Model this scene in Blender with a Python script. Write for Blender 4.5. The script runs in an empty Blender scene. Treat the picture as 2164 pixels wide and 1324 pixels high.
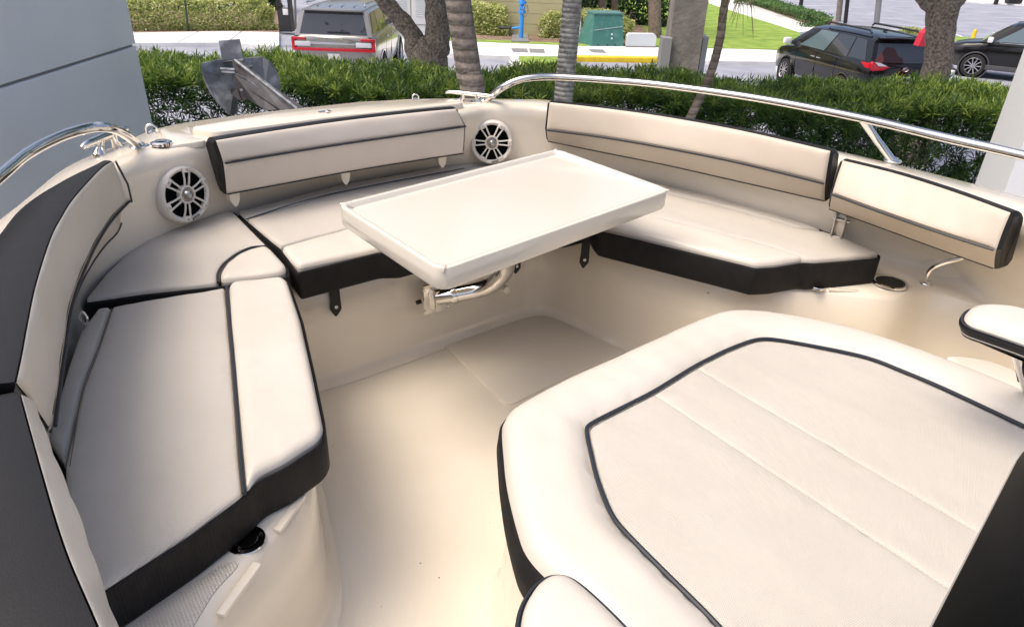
import bpy, bmesh, math, random
import numpy as np
from mathutils import Vector, Matrix
from mathutils.geometry import delaunay_2d_cdt
random.seed(7); rng = np.random.default_rng(7)
S = bpy.context.scene
# ---------------------------------------------------------------- camera
FPX = 1450.0; PITCH = math.radians(28.2); ROLL = math.radians(2.27)
CZ = 3.4                                             # eye height above the ground
_f = Vector((0, math.cos(PITCH), -math.sin(PITCH))); _r = Vector((1, 0, 0)); _u = Vector((0, math.sin(PITCH), math.cos(PITCH)))
CU = _u*math.cos(ROLL) - _r*math.sin(ROLL); CR = _r*math.cos(ROLL) + _u*math.sin(ROLL)
cam = bpy.data.cameras.new('camera'); co = bpy.data.objects.new('camera', cam); S.collection.objects.link(co)
m = Matrix((CR, CU, -_f)).transposed().to_4x4(); m.translation = Vector((0, 0, CZ)); co.matrix_world = m
cam.sensor_width = 36; cam.lens = 36*FPX/2164; cam.clip_start = 0.03; cam.clip_end = 600
S.camera = co
# ---------------------------------------------------------------- sky, sun, exposure
SUN_EL = math.radians(64); SUN_AZ = math.radians(248)     # azimuth clockwise from +Y
w = bpy.data.worlds.new("World"); S.world = w; w.use_nodes = True
nt = w.node_tree; sky = nt.nodes.new('ShaderNodeTexSky'); sky.sky_type = 'NISHITA'; sky.sun_disc = False
sky.sun_elevation = SUN_EL; sky.sun_rotation = SUN_AZ; sky.dust_density = 6.0; sky.air_density = 0.7; sky.ozone_density = 0.3
nt.links.new(sky.outputs[0], nt.nodes['Background'].inputs[0]); nt.nodes['Background'].inputs[1].default_value = 0.15
sl = bpy.data.lights.new('sun', 'SUN'); sl.energy = 0.85; sl.angle = math.radians(34); sl.color = (1.0, 0.92, 0.80)
so = bpy.data.objects.new('sun', sl); S.collection.objects.link(so)
sd = Vector((math.sin(SUN_AZ)*math.cos(SUN_EL), math.cos(SUN_AZ)*math.cos(SUN_EL), math.sin(SUN_EL)))
so.rotation_euler = sd.to_track_quat('Z', 'Y').to_euler(); so.location = (0, 0, 30)
S.view_settings.view_transform = 'Standard'; S.view_settings.look = 'None'; S.view_settings.exposure = 0.66; S.view_settings.gamma = 1

# ---------------------------------------------------------------- geometry helpers
def ray(px, py): return _f + CR*((px-1082)/FPX) + CU*((662-py)/FPX)
def P(px, py, z):                                    # point on the level z (metres below the eye) under that direction
    d = ray(px, py); t = z/d.z; return Vector((d.x*t, d.y*t, CZ+z))
def PD(px, py, y):                                   # point on the upright plane at distance y
    d = ray(px, py); t = y/d.y; return Vector((d.x*t, y, CZ+d.z*t))
def G(px, py, h=0.0): return P(px, py, -CZ+h)        # on the ground
def W(x, y, z): return Vector((x, y, CZ+z))

ORI = {}
def link(o): S.collection.objects.link(o)
def tag(o, label=None, cat=None, group=None, kind=None):
    if label: o['label'] = label
    if cat: o['category'] = cat
    if group: o['group'] = group
    if kind: o['kind'] = kind
    return o
def empty(name, loc, label=None, cat=None, group=None, rz=0):
    o = bpy.data.objects.new(name, None); link(o); o.location = loc; o.rotation_euler = (0, 0, rz); o.empty_display_size = .1
    ORI[o.name] = Vector(loc); return tag(o, label, cat, group)
def mk(name, V, F, mat, parent=None, loc=None, sharp=40, local=False, attr=None, mats=None, fmi=None, smooth=True):
    if parent is not None: L = ORI.get(parent.name, Vector((0, 0, 0)))
    else: L = Vector(loc) if loc is not None else Vector((0, 0, 0))
    if local: L = Vector((0, 0, 0))
    me = bpy.data.meshes.new(name)
    if isinstance(V, np.ndarray): V = (V - np.array(L)).tolist()
    else: V = [tuple(Vector(v)-L) for v in V]
    F = F.tolist() if isinstance(F, np.ndarray) else F
    me.from_pydata(V, [], F)
    if mat: me.materials.append(mat)
    if mats:
        for q in mats: me.materials.append(q)
    if fmi: me.polygons.foreach_set('material_index', fmi)
    if attr is not None:
        a = me.color_attributes.new('tone', 'FLOAT_COLOR', 'POINT'); c = np.ones((len(V), 4)); c[:, 0] = attr; c[:, 1] = attr; c[:, 2] = attr
        a.data.foreach_set('color', c.ravel())
    if smooth:
        me.polygons.foreach_set('use_smooth', [True]*len(me.polygons))
        if sharp: me.set_sharp_from_angle(angle=math.radians(sharp))
    me.update()
    o = bpy.data.objects.new(name, me); link(o)
    if parent is not None:
        o.parent = parent; ORI[o.name] = Vector((0, 0, 0)) if local else Vector(L)
    else:
        o.location = L; ORI[o.name] = Vector(L)
    return o
class MB:
    def __init__(s): s.V = []; s.F = []
    def add(s, V, F):
        n = len(s.V); s.V += [Vector(v) for v in V]; s.F += [tuple(i+n for i in f) for f in F]; return s
    def box(s, c, d, R=None, bev=0.0):
        bm = bmesh.new(); bmesh.ops.create_cube(bm, size=1); bmesh.ops.scale(bm, vec=d, verts=bm.verts)
        if bev: bmesh.ops.bevel(bm, geom=bm.edges[:], offset=bev, segments=2, profile=.6, affect='EDGES')
        if R is not None: bmesh.ops.transform(bm, matrix=R.to_4x4(), verts=bm.verts)
        bmesh.ops.translate(bm, vec=c, verts=bm.verts); return s.bm(bm)
    def bm(s, bm):
        bm.verts.index_update(); s.add([v.co.copy() for v in bm.verts], [[v.index for v in f.verts] for f in bm.faces]); bm.free(); return s
    def tube(s, pts, r, n=8, cap=True):
        pts = [Vector(p) for p in pts]; N = len(pts); rr = r if isinstance(r, (list, tuple)) else [r]*N
        t0 = (pts[1]-pts[0]).normalized(); a = t0.orthogonal().normalized(); V = []; F = []
        for i, p in enumerate(pts):
            t = ((pts[min(i+1, N-1)]-pts[max(i-1, 0)])).normalized()
            a = (a - t*a.dot(t)).normalized(); b = t.cross(a)
            for k in range(n):
                th = 2*math.pi*k/n; V.append(p+(a*math.cos(th)+b*math.sin(th))*rr[i])
        for i in range(N-1):
            for k in range(n): F.append((i*n+k, i*n+(k+1) % n, (i+1)*n+(k+1) % n, (i+1)*n+k))
        if cap: F.append(tuple(range(n))[::-1]); F.append(tuple((N-1)*n+k for k in range(n)))
        return s.add(V, F)
    def lathe(s, prof, M, n=32, cap0=False, cap1=False):   # prof: (radius, height) along M's z
        V = []; F = []
        for (r, h) in prof:
            for k in range(n):
                th = 2*math.pi*k/n; V.append(M @ Vector((r*math.cos(th), r*math.sin(th), h)))
        for i in range(len(prof)-1):
            for k in range(n): F.append((i*n+k, i*n+(k+1) % n, (i+1)*n+(k+1) % n, (i+1)*n+k))
        if cap0: F.append(tuple(range(n))[::-1])
        if cap1: F.append(tuple((len(prof)-1)*n+k for k in range(n)))
        return s.add(V, F)
    def prism(s, poly, z0, z1, bev=0.0):                 # poly in world xy, heights absolute
        n = len(poly); A = area(poly)
        if A < 0: poly = poly[::-1]
        if bev:
            inn = offset(poly, bev); rings = [[(p[0], p[1], z0) for p in poly], [(p[0], p[1], z1-bev) for p in poly], [(p[0]*.7+q[0]*.3, p[1]*.7+q[1]*.3, z1-bev*.3) for p, q in zip(poly, inn)], [(p[0], p[1], z1) for p in inn]]
        else: rings = [[(p[0], p[1], z0) for p in poly], [(p[0], p[1], z1) for p in poly]]
        V = [v for r in rings for v in r]; F = []
        for i in range(len(rings)-1):
            for k in range(n): F.append((i*n+k, i*n+(k+1) % n, (i+1)*n+(k+1) % n, (i+1)*n+k))
        F.append(tuple((len(rings)-1)*n+k for k in range(n))); F.append(tuple(range(n))[::-1])
        return s.add(V, F)
    def extr(s, poly, d):                                # planar 3-D polygon thickened by the vector d
        n = len(poly); V = [Vector(p) for p in poly]+[Vector(p)+d for p in poly]
        F = [tuple(range(n)), tuple(range(n, 2*n))[::-1]]+[(k, k+n, (k+1) % n+n, (k+1) % n) for k in range(n)]
        return s.add(V, F)
    def mk(s, name, mat, parent=None, **k): return mk(name, s.V, s.F, mat, parent, **k)
def area(p): return .5*sum(p[i][0]*p[(i+1) % len(p)][1]-p[(i+1) % len(p)][0]*p[i][1] for i in range(len(p)))
def offset(poly, d):                                     # inwards for a counter-clockwise polygon
    n = len(poly); out = []
    for i in range(n):
        a = Vector(poly[i-1][:2]); b = Vector(poly[i][:2]); c = Vector(poly[(i+1) % n][:2])
        e1 = (b-a); e2 = (c-b); e1 = e1.normalized() if e1.length > 1e-9 else Vector((1, 0)); e2 = e2.normalized() if e2.length > 1e-9 else e1
        nn = Vector((-e1.y-e2.y, e1.x+e2.x)); L = nn.length
        nn = nn/L if L > 1e-6 else Vector((-e1.y, e1.x)); k = max(.5, nn.dot(Vector((-e1.y, e1.x))))
        out.append(b+nn*(d/k))
    return out
def fillet(pts, r=.03, seg=5, closed=True):
    pts = [Vector(p) for p in pts]; n = len(pts); out = []
    for i in range(n):
        if not closed and i in (0, n-1): out.append(pts[i]); continue
        a, b, c = pts[i-1], pts[i], pts[(i+1) % n]; l1 = (a-b).length; l2 = (c-b).length
        rr = r[i] if isinstance(r, (list, tuple)) else r
        d1 = min(rr, .48*l1); d2 = min(rr, .48*l2); p = b+(a-b).normalized()*d1; q = b+(c-b).normalized()*d2
        for k in range(seg+1):
            t = k/seg; out.append(p*(1-t)**2+b*2*t*(1-t)+q*t*t)
    return out
def catmull(pts, k=6, closed=False):
    pts = [Vector(p) for p in pts]; n = len(pts); out = []
    for i in range(n if closed else n-1):
        p0 = pts[(i-1) % n] if closed else pts[max(i-1, 0)]; p1 = pts[i]; p2 = pts[(i+1) % n]; p3 = pts[(i+2) % n] if closed else pts[min(i+2, n-1)]
        for j in range(k):
            t = j/k; out.append(.5*((2*p1)+(p2-p0)*t+(2*p0-5*p1+4*p2-p3)*t*t+(3*p1-p0-3*p2+p3)*t**3))
    if not closed: out.append(pts[-1])
    return out
def resample(pts, N):
    pts = [Vector(p) for p in pts]; L = [0]
    for i in range(1, len(pts)): L.append(L[-1]+(pts[i]-pts[i-1]).length)
    out = []; j = 0
    for k in range(N):
        s = L[-1]*k/(N-1)
        while j < len(pts)-2 and L[j+1] < s: j += 1
        t = (s-L[j])/max(1e-9, L[j+1]-L[j]); out.append(pts[j].lerp(pts[j+1], min(1, t)))
    return out
def grid(name, rows, mat, parent=None, closed=False, **k):
    n = len(rows[0]); V = [v for r in rows for v in r]; F = []
    for i in range(len(rows)-1):
        for j in range(n if closed else n-1): F.append((i*n+j, i*n+(j+1) % n, (i+1)*n+(j+1) % n, (i+1)*n+j))
    return mk(name, V, F, mat, parent, **k)
def segdist(pts, poly):
    A = np.array([(p[0], p[1]) for p in poly]); B = np.roll(A, -1, 0); d = np.full(len(pts), 1e9)
    for a, b in zip(A, B):
        ab = b-a; L = max(1e-12, (ab**2).sum()); t = np.clip(((pts-a)@ab)/L, 0, 1); q = a+t[:, None]*ab
        d = np.minimum(d, np.hypot(*(pts-q).T))
    return d
def inside(pts, poly):
    A = np.array([(p[0], p[1]) for p in poly]); B = np.roll(A, -1, 0); c = np.zeros(len(pts), bool)
    for a, b in zip(A, B):
        cond = ((a[1] > pts[:, 1]) != (b[1] > pts[:, 1])); x = (b[0]-a[0])*(pts[:, 1]-a[1])/((b[1]-a[1]) or 1e-12)+a[0]
        c ^= cond & (pts[:, 0] < x)
    return c
def puck(x, y, d): return .0016*np.sin(x*70+3*np.sin(y*23))*np.sin(y*64+2*np.sin(x*31))*np.exp(-(d/.03)**2)
def wob(x, y, s): return np.sin(x*s*1.3+1.7)*np.sin(y*s*1.1+.4)+.5*np.sin((x+y)*s*2.3+.9)
def densify(B, s):
    out = []
    for i in range(len(B)):
        a, b = B[i], B[(i+1) % len(B)]; k = max(1, int((b-a).length/s+.5)); out += [a.lerp(b, j/k) for j in range(k)]
    o2 = [out[0]]
    for q in out[1:]:
        if (q-o2[-1]).length > .0015: o2.append(q)
    if (o2[-1]-o2[0]).length < .0015: o2.pop()
    return o2
def pillow(name, poly, z0, rise, rad, mat, parent, grid_s=.035, crown=0.0, wrinkle=0.0012, ext=None, skirt=.02):
    if area(poly) < 0: poly = poly[::-1]
    B = densify([Vector(p[:2]) for p in poly], .022); bd = np.array([tuple(p) for p in B])
    pts = [bd]
    for f in (.12, .3, .55, .9):
        o = np.array([tuple(p) for p in offset(B, rad*f)]); keep = inside(o, B) & (segdist(o, B) > rad*f*.8); pts.append(o[keep])
    mn = bd.min(0); mx = bd.max(0); gx, gy = np.meshgrid(np.arange(mn[0], mx[0], grid_s), np.arange(mn[1], mx[1], grid_s)); g = np.c_[gx.ravel(), gy.ravel()]
    g = g[inside(g, B)]; g = g[segdist(g, B) > rad*1.25] if len(g) else g; pts.append(g)
    A = np.vstack([p for p in pts if len(p)]); nb = len(bd)
    r = delaunay_2d_cdt([Vector(p) for p in A], [(i, (i+1) % nb) for i in range(nb)], [], 1, 1e-5)
    V = np.array([tuple(v) for v in r[0]]); T = [tuple(f) for f in r[2]]
    d = segdist(V, B); t = np.clip(d/rad, 0, 1); z = z0+rise*np.sqrt(1-(1-t)**2)+crown*(1-np.exp(-d/.12))+wrinkle*wob(V[:, 0], V[:, 1], 22)*t+puck(V[:, 0], V[:, 1], d)*t
    if ext is not None: z = z+ext(V[:, 0], V[:, 1])
    V3 = np.c_[V, z].tolist(); T = [f if ((V[f[1]][0]-V[f[0]][0])*(V[f[2]][1]-V[f[0]][1])-(V[f[1]][1]-V[f[0]][1])*(V[f[2]][0]-V[f[0]][0])) > 0 else f[::-1] for f in T]
    n = len(V3); zb = z0 if ext is None else None
    for p in B: V3.append((p.x, p.y, (z0 if ext is None else z0+float(ext(np.array([p.x]), np.array([p.y]))[0]))))
    for p in B: V3.append((p.x, p.y, V3[n][2]-skirt if ext is None else z0+float(ext(np.array([p.x]), np.array([p.y]))[0])-skirt))
    for i in range(nb): j = (i+1) % nb; T.append((n+nb+i, n+nb+j, n+j, n+i))
    return mk(name, V3, T, mat, parent, sharp=60)

# ---------------------------------------------------------------- materials
def mat(name, col, rough=.5, metal=0, bump=None, var=None, coat=0, spec=.5, stripes=None, trans=None, bands=None):
    m = bpy.data.materials.new(name); m.use_nodes = True; n = m.node_tree.nodes; l = m.node_tree.links; b = n['Principled BSDF']
    b.inputs['Base Color'].default_value = (*col, 1); b.inputs['Roughness'].default_value = rough; b.inputs['Metallic'].default_value = metal
    b.inputs['Coat Weight'].default_value = coat; b.inputs['Coat Roughness'].default_value = .08; b.inputs['Specular IOR Level'].default_value = spec
    tc = n.new('ShaderNodeTexCoord'); src = None
    if var:                                              # (scale, second colour, detail, low, high)
        t = n.new('ShaderNodeTexNoise'); t.inputs['Scale'].default_value = var[0]; t.inputs['Detail'].default_value = var[2]; l.new(tc.outputs['Object'], t.inputs['Vector'])
        r = n.new('ShaderNodeMapRange'); r.inputs[1].default_value = var[3]; r.inputs[2].default_value = var[4]; l.new(t.outputs['Fac'], r.inputs[0])
        x = n.new('ShaderNodeMix'); x.data_type = 'RGBA'; x.inputs[6].default_value = (*col, 1); x.inputs[7].default_value = (*var[1], 1); l.new(r.outputs[0], x.inputs[0]); l.new(x.outputs[2], b.inputs['Base Color']); src = x.outputs[2]
    hs = None
    if bump:                                             # list of (scale, strength distance, detail)
        prev = None
        for (sc, dist, det) in bump:
            t = n.new('ShaderNodeTexNoise'); t.inputs['Scale'].default_value = sc; t.inputs['Detail'].default_value = det; l.new(tc.outputs['Object'], t.inputs['Vector'])
            bp = n.new('ShaderNodeBump'); bp.inputs['Distance'].default_value = dist; bp.inputs['Strength'].default_value = 1; l.new(t.outputs['Fac'], bp.inputs['Height'])
            if prev: l.new(prev, bp.inputs['Normal'])
            prev = bp.outputs[0]
        l.new(prev, b.inputs['Normal']); hs = prev
    if stripes:                                          # (scale, rotation z, colour2, distance): woven ribs
        mp = n.new('ShaderNodeMapping'); mp.inputs['Rotation'].default_value = (0, 0, stripes[1]); l.new(tc.outputs['Object'], mp.inputs['Vector'])
        wv = n.new('ShaderNodeTexWave'); wv.inputs['Scale'].default_value = stripes[0]; wv.inputs['Distortion'].default_value = .6; wv.inputs['Detail'].default_value = 1; l.new(mp.outputs[0], wv.inputs['Vector'])
        wy = n.new('ShaderNodeTexWave'); wy.bands_direction = 'Y'; wy.inputs['Scale'].default_value = stripes[0]*.8; wy.inputs['Distortion'].default_value = .8; l.new(mp.outputs[0], wy.inputs['Vector'])
        mu = n.new('ShaderNodeMath'); mu.operation = 'MULTIPLY'; l.new(wv.outputs['Fac'], mu.inputs[0]); l.new(wy.outputs['Fac'], mu.inputs[1])
        x = n.new('ShaderNodeMix'); x.data_type = 'RGBA'; x.inputs[7].default_value = (*stripes[2], 1); l.new(mu.outputs[0], x.inputs[0])
        if src: l.new(src, x.inputs[6])
        else: x.inputs[6].default_value = (*col, 1)
        l.new(x.outputs[2], b.inputs['Base Color'])
        bp = n.new('ShaderNodeBump'); bp.inputs['Distance'].default_value = stripes[3]; l.new(mu.outputs[0], bp.inputs['Height'])
        if hs: l.new(hs, bp.inputs['Normal'])
        l.new(bp.outputs[0], b.inputs['Normal'])
    if bands:                                            # growth rings up a trunk: (scale, dark colour, distance)
        wv = n.new('ShaderNodeTexWave'); wv.bands_direction = 'Z'; wv.inputs['Scale'].default_value = bands[0]; wv.inputs['Distortion'].default_value = 1.2; wv.inputs['Detail'].default_value = 3; wv.inputs['Detail Scale'].default_value = 3; l.new(tc.outputs['Object'], wv.inputs['Vector'])
        r = n.new('ShaderNodeMapRange'); r.inputs[1].default_value = .0; r.inputs[2].default_value = .16; r.inputs[3].default_value = .7; r.inputs[4].default_value = 0; l.new(wv.outputs['Fac'], r.inputs[0])
        x = n.new('ShaderNodeMix'); x.data_type = 'RGBA'; x.inputs[7].default_value = (*bands[1], 1); x.inputs[6].default_value = (*col, 1)
        if src: l.new(src, x.inputs[6])
        l.new(r.outputs[0], x.inputs[0]); l.new(x.outputs[2], b.inputs['Base Color'])
        bp = n.new('ShaderNodeBump'); bp.inputs['Distance'].default_value = bands[2]; l.new(wv.outputs['Fac'], bp.inputs['Height'])
        if hs: l.new(hs, bp.inputs['Normal'])
        l.new(bp.outputs[0], b.inputs['Normal'])
    if trans: b.inputs['Transmission Weight'].default_value = trans
    return m
def leafmat(name, c0, c1, c2, rough=.45):
    m = bpy.data.materials.new(name); m.use_nodes = True; n = m.node_tree.nodes; l = m.node_tree.links; b = n['Principled BSDF']
    a = n.new('ShaderNodeAttribute'); a.attribute_name = 'tone'; r = n.new('ShaderNodeValToRGB'); e = r.color_ramp.elements
    e[0].color = (*c0, 1); e[1].color = (*c2, 1); k = e.new(.5); k.color = (*c1, 1); l.new(a.outputs['Fac'], r.inputs[0]); l.new(r.outputs[0], b.inputs['Base Color'])
    b.inputs['Roughness'].default_value = rough
    tr = n.new('ShaderNodeBsdfTranslucent'); l.new(r.outputs[0], tr.inputs[0]); mx = n.new('ShaderNodeMixShader'); mx.inputs[0].default_value = .3
    l.new(b.outputs[0], mx.inputs[1]); l.new(tr.outputs[0], mx.inputs[2]); l.new(mx.outputs[0], n['Material Output'].inputs[0]); return m
gel = mat('gelcoat', (.79, .72, .60), .16, var=(1.6, (.755, .68, .555), 3, .4, .7), bump=[(90, .0002, 3), (3, .004, 2)], coat=.6)
sole = mat('non_slip_gelcoat', (.77, .705, .59), .28, var=(2.2, (.72, .645, .52), 6, .35, .7), bump=[(350, .0006, 2)], coat=.25)
gelw = mat('table_gelcoat', (.70, .66, .575), .16, bump=[(60, .0002, 2), (2.5, .003, 2)], coat=.4)
vinyl = mat('off_white_vinyl', (.64, .60, .53), .36, var=(5, (.61, .565, .49), 4, .4, .7), bump=[(420, .0005, 3), (9, .004, 3)])
vtan = mat('sand_vinyl', (.58, .51, .42), .46, var=(5, (.545, .475, .39), 4, .4, .7), bump=[(420, .0005, 3), (9, .003, 3)])
vpink = mat('pale_rose_vinyl', (.66, .595, .52), .46, var=(5, (.62, .56, .49), 4, .4, .7), bump=[(420, .0005, 3), (9, .003, 3)])
mesh = mat('woven_seat_fabric', (.61, .57, .505), .62, var=(4, (.57, .53, .465), 5, .35, .7), bump=[(7, .004, 3)], stripes=(125, .5, (.53, .49, .435), .0009))
black = mat('black_woven_vinyl', (.012, .011, .011), .65, spec=.25, var=(30, (.018, .016, .016), 3, .4, .7), bump=[(8, .004, 2)], stripes=(130, .2, (.006, .006, .006), .0006))
blackl = mat('charcoal_vinyl', (.012, .012, .0125), .5, spec=.3, bump=[(500, .0003, 3), (8, .003, 2)])
pipem = mat('navy_piping', (.018, .022, .030), .4)
thread = mat('brown_thread', (.16, .12, .08), .8)
chrome = mat('polished_steel', (.78, .76, .73), .07, 1)
steel = mat('brushed_steel', (.55, .52, .48), .3, 1, bump=[(60, .0006, 3)])
hole = mat('dark_hollow', (.003, .003, .003), .9, spec=.05)
plast = mat('pale_speaker_plastic', (.70, .66, .60), .35, bump=[(300, .0002, 2)])
dome = mat('speaker_dome', (.38, .36, .34), .15, .7)
acryl = mat('smoked_acrylic', (.002, .002, .002), .2, spec=.035)
acryle = mat('acrylic_edge', (.30, .28, .25), .3)
galv = mat('galvanised_steel', (.14, .15, .165), .5, .6, var=(14, (.30, .32, .35), 6, .45, .65), bump=[(40, .0015, 4)])
galvd = mat('dark_galvanised_steel', (.06, .055, .06), .6, .4, var=(9, (.11, .105, .11), 5, .4, .7), bump=[(40, .001, 4)])

# ================================================================ THE BOAT
boat = empty('motor_boat', W(-.1, 1.9, -3.0), 'cream bow seating cockpit of a motor boat with steel rails and two round speakers', 'boat')
def pp(l, z, zz=None): return [P(a, b, z) for a, b in l]
# ---- liner: one skin from outer gunwale over the coaming, seat decks, seat fronts down to the sole
ST = [  # outer, lip, wall foot, deck front      (x, y)
 ((-1.00,-.2), (-.62,-.2), (-.58,-.2), (-.52,-.2)),
 ((-1.12,.5), (-.66,.55), (-.62,.55), (-.49,.45)),
 ((-1.22,1.1), (-.90,1.02), (-.88,1.02), (-.46,.82)),
 ((-1.30,1.62), (-1.09,1.45), (-1.09,1.42), (-.41,1.09)),
 ((-1.385,2.03), (-1.19,1.80), (-1.215,1.76), (-.525,1.42)),
 ((-1.37,2.30), (-1.17,2.085), (-1.205,2.05), (-.66,1.72)),
 ((-1.345,2.546), (-1.10,2.23), (-1.145,2.24), (-.715,1.88)),
 ((-1.20,2.74), (-1.03,2.33), (-1.045,2.42), (-.70,1.96)),
 ((-.96,2.956), (-.80,2.52), (-.80,2.72), (-.55,2.07)),
 ((-.62,3.20), (-.50,2.76), (-.50,2.98), (-.25,2.32)),
 ((-.35,3.30), (-.255,2.96), (-.25,3.12), (-.02,2.51)),
 ((-.22,3.325), (-.145,3.09), (-.14,3.14), (.075,2.575)),
 ((.0,3.352), (.0,3.13), (.01,3.15), (.15,2.58)),
 ((.14,3.354), (.14,3.11), (.18,3.14), (.235,2.52)),
 ((.48,3.20), (.40,2.98), (.43,3.08), (.42,2.35)),
 ((.80,2.99), (.68,2.81), (.70,2.90), (.60,2.245)),
 ((1.12,2.71), (1.0,2.56), (1.02,2.60), (.80,2.14)),
 ((1.364,2.446), (1.20,2.32), (1.24,2.40), (1.06,2.125)),
 ((1.50,2.27), (1.32,2.12), (1.41,2.34), (1.28,2.09)),
 ((1.611,2.12), (1.40,1.98), (1.54,2.25), (1.47,2.16)),
 ((1.70,1.95), (1.46,1.80), (1.60,1.98), (1.595,1.96)),
 ((1.80,1.60), (1.52,1.50), (1.63,1.55), (1.62,1.54)),
 ((1.88,1.0), (1.58,.95), (1.66,.95), (1.65,.94)),
 ((1.92,-.2), (1.6,-.2), (1.66,-.2), (1.65,-.2))]
ZD = -1.0; ZF = -1.38
cols = []
for c in range(4): cols.append(catmull([Vector((s[c][0], s[c][1], 0)) for s in ST], 6))
rings = []
N = len(cols[0])
def lerp(a, b, t): return a+(b-a)*t
prof = []
for i in range(N):
    o, l, f, d = [cols[c][i] for c in range(4)]
    inn = (l-o).normalized(); s = (l-o).length
    q = []
    q.append(Vector((o.x, o.y, 0))-inn*-.25+Vector((0, 0, -2.35)))
    q.append(o+inn*.10+Vector((0, 0, -1.6)))
    q.append(o-inn*.0+Vector((0, 0, -1.0))); q.append(o-inn*.02+Vector((0, 0, -.72))); q.append(o-inn*.012+Vector((0, 0, -.672)))
    q.append(o+inn*.012+Vector((0, 0, -.648))); q.append(o+inn*.05+Vector((0, 0, -.634)))
    q.append(l-inn*.05+Vector((0, 0, -.622))); q.append(l-inn*.012+Vector((0, 0, -.627))); q.append(l+inn*.006+Vector((0, 0, -.65)))
    q.append(l.lerp(f, .12)+inn*.006+Vector((0, 0, -.69)))
    q.append(l.lerp(f, .5)+Vector((0, 0, -.80))); q.append(l.lerp(f, .9)+Vector((0, 0, -.90))); 
    fo = (d-f); fl = fo.length; fn = fo.normalized() if fl > .02 else inn
    q.append(f+Vector((0, 0, -.965))); q.append(f+fn*min(.03, fl*.4)+Vector((0, 0, -.995)))
    if fl > .02:
        q.append(lerp(f, d, .5)+Vector((0, 0, ZD))); q.append(d-fn*min(.02, fl*.3)+Vector((0, 0, ZD))); q.append(d+Vector((0, 0, ZD-.018)))
    else:
        for k in range(3): q.append(d+Vector((0, 0, -1.0-.01*k-.005)))
    q.append(d+Vector((0, 0, -1.2))); q.append(d+fn*.004+Vector((0, 0, ZF+.045))); q.append(d+fn*.012+Vector((0, 0, ZF+.015))); q.append(d+fn*.045+Vector((0, 0, ZF)))
    prof.append([v+Vector((0, 0, CZ)) for v in q])
rows = prof
liner = grid('deck_liner', rows, gel, boat, sharp=0)
front = cols[3]
# ---- sole
solepoly = [(v.x, v.y) for v in front]
floorV = [Vector((x, y, CZ+ZF-.001)) for x, y in [(-.9, -.3), (1.8, -.3), (1.8, 2.3), (.9, 2.5), (.1, 2.75), (-.4, 2.45), (-.9, 2.0)]]
MB().extr(floorV, Vector((0, 0, -.02))).mk('cockpit_sole', sole, boat)
hp = [(v.x, v.y) for v in fillet(pp([(925, 718), (1040, 685), (1150, 657), (1215, 680), (1330, 745), (1190, 800), (1072, 862)], ZF), .05)]
MB().prism(hp, CZ+ZF-.0005, CZ+ZF+.006, .003).mk('sole_hatch', sole, boat)
MB().tube([Vector((v.x, v.y, CZ+ZF+.001))+Vector((.04*(1 if v.x < .1 else -1)*.6, -.035, 0)) for v in front[26:92]], .0022, 6).mk('joint_highlight', gelw, boat)  # bead added to draw the pale highlight along the seat-front joint
random.seed(5); db = MB()
for k in range(22):
    q_ = P(random.uniform(690, 1330), random.uniform(690, 1300), ZF); r_ = random.choice([.0008, .001, .0013, .002]); db.lathe([(r_, 0), (r_*.8, .0008), (.0001, .001)], Matrix.Translation(q_+Vector((0, 0, .0005))), 5, cap1=True)
tag(db.mk('dirt_specks', hole, boat), kind='stuff')
# ---- bow hatch lid on the foredeck
hl = fillet(pp([(452, 280), (393, 268), (640, 228), (770, 214), (965, 209), (985, 217), (700, 247)], -.60), .05)
MB().prism([(v.x, v.y) for v in hl], CZ-.63, CZ-.598, .012).mk('anchor_locker_lid', gel, boat)
mb = MB(); mb.box(P(686, 236, -.597), (.05, .018, .006), Matrix.Rotation(.7, 3, 'Z'), .002); mb.lathe([(.008, 0), (.009, .004), (.004, .008)], Matrix.Translation(P(692, 237, -.595)), 12, cap1=True)
mb.mk('lid_latch', chrome, boat)
# fore deck ridges (moulded step each side of the lid)
for l in ([(335, 268), (400, 262), (405, 280), (440, 292), (350, 305)], ):
    MB().prism([(v.x, v.y) for v in fillet(pp(l, -.61), .03)], CZ-.635, CZ-.615, .008).mk('deck_pad', gel, boat)
# moulded brow above the speakers
for (l) in ([(322, 372, -.72), (345, 352, -.70), (395, 342, -.685), (445, 325, -.672)], [(985, 262, -.705), (1010, 255, -.70), (1050, 255, -.70), (1085, 252, -.695)]):
    pts = catmull([P(*a) for a in l], 6); n_ = len(pts)
    MB().tube([p+Vector((0, .008, 0)) for p in pts], [.004+.010*math.sin(math.pi*(i+.3)/(n_+.6)) for i in range(n_)], 10).mk('moulded_brow', gel, boat)

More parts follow.
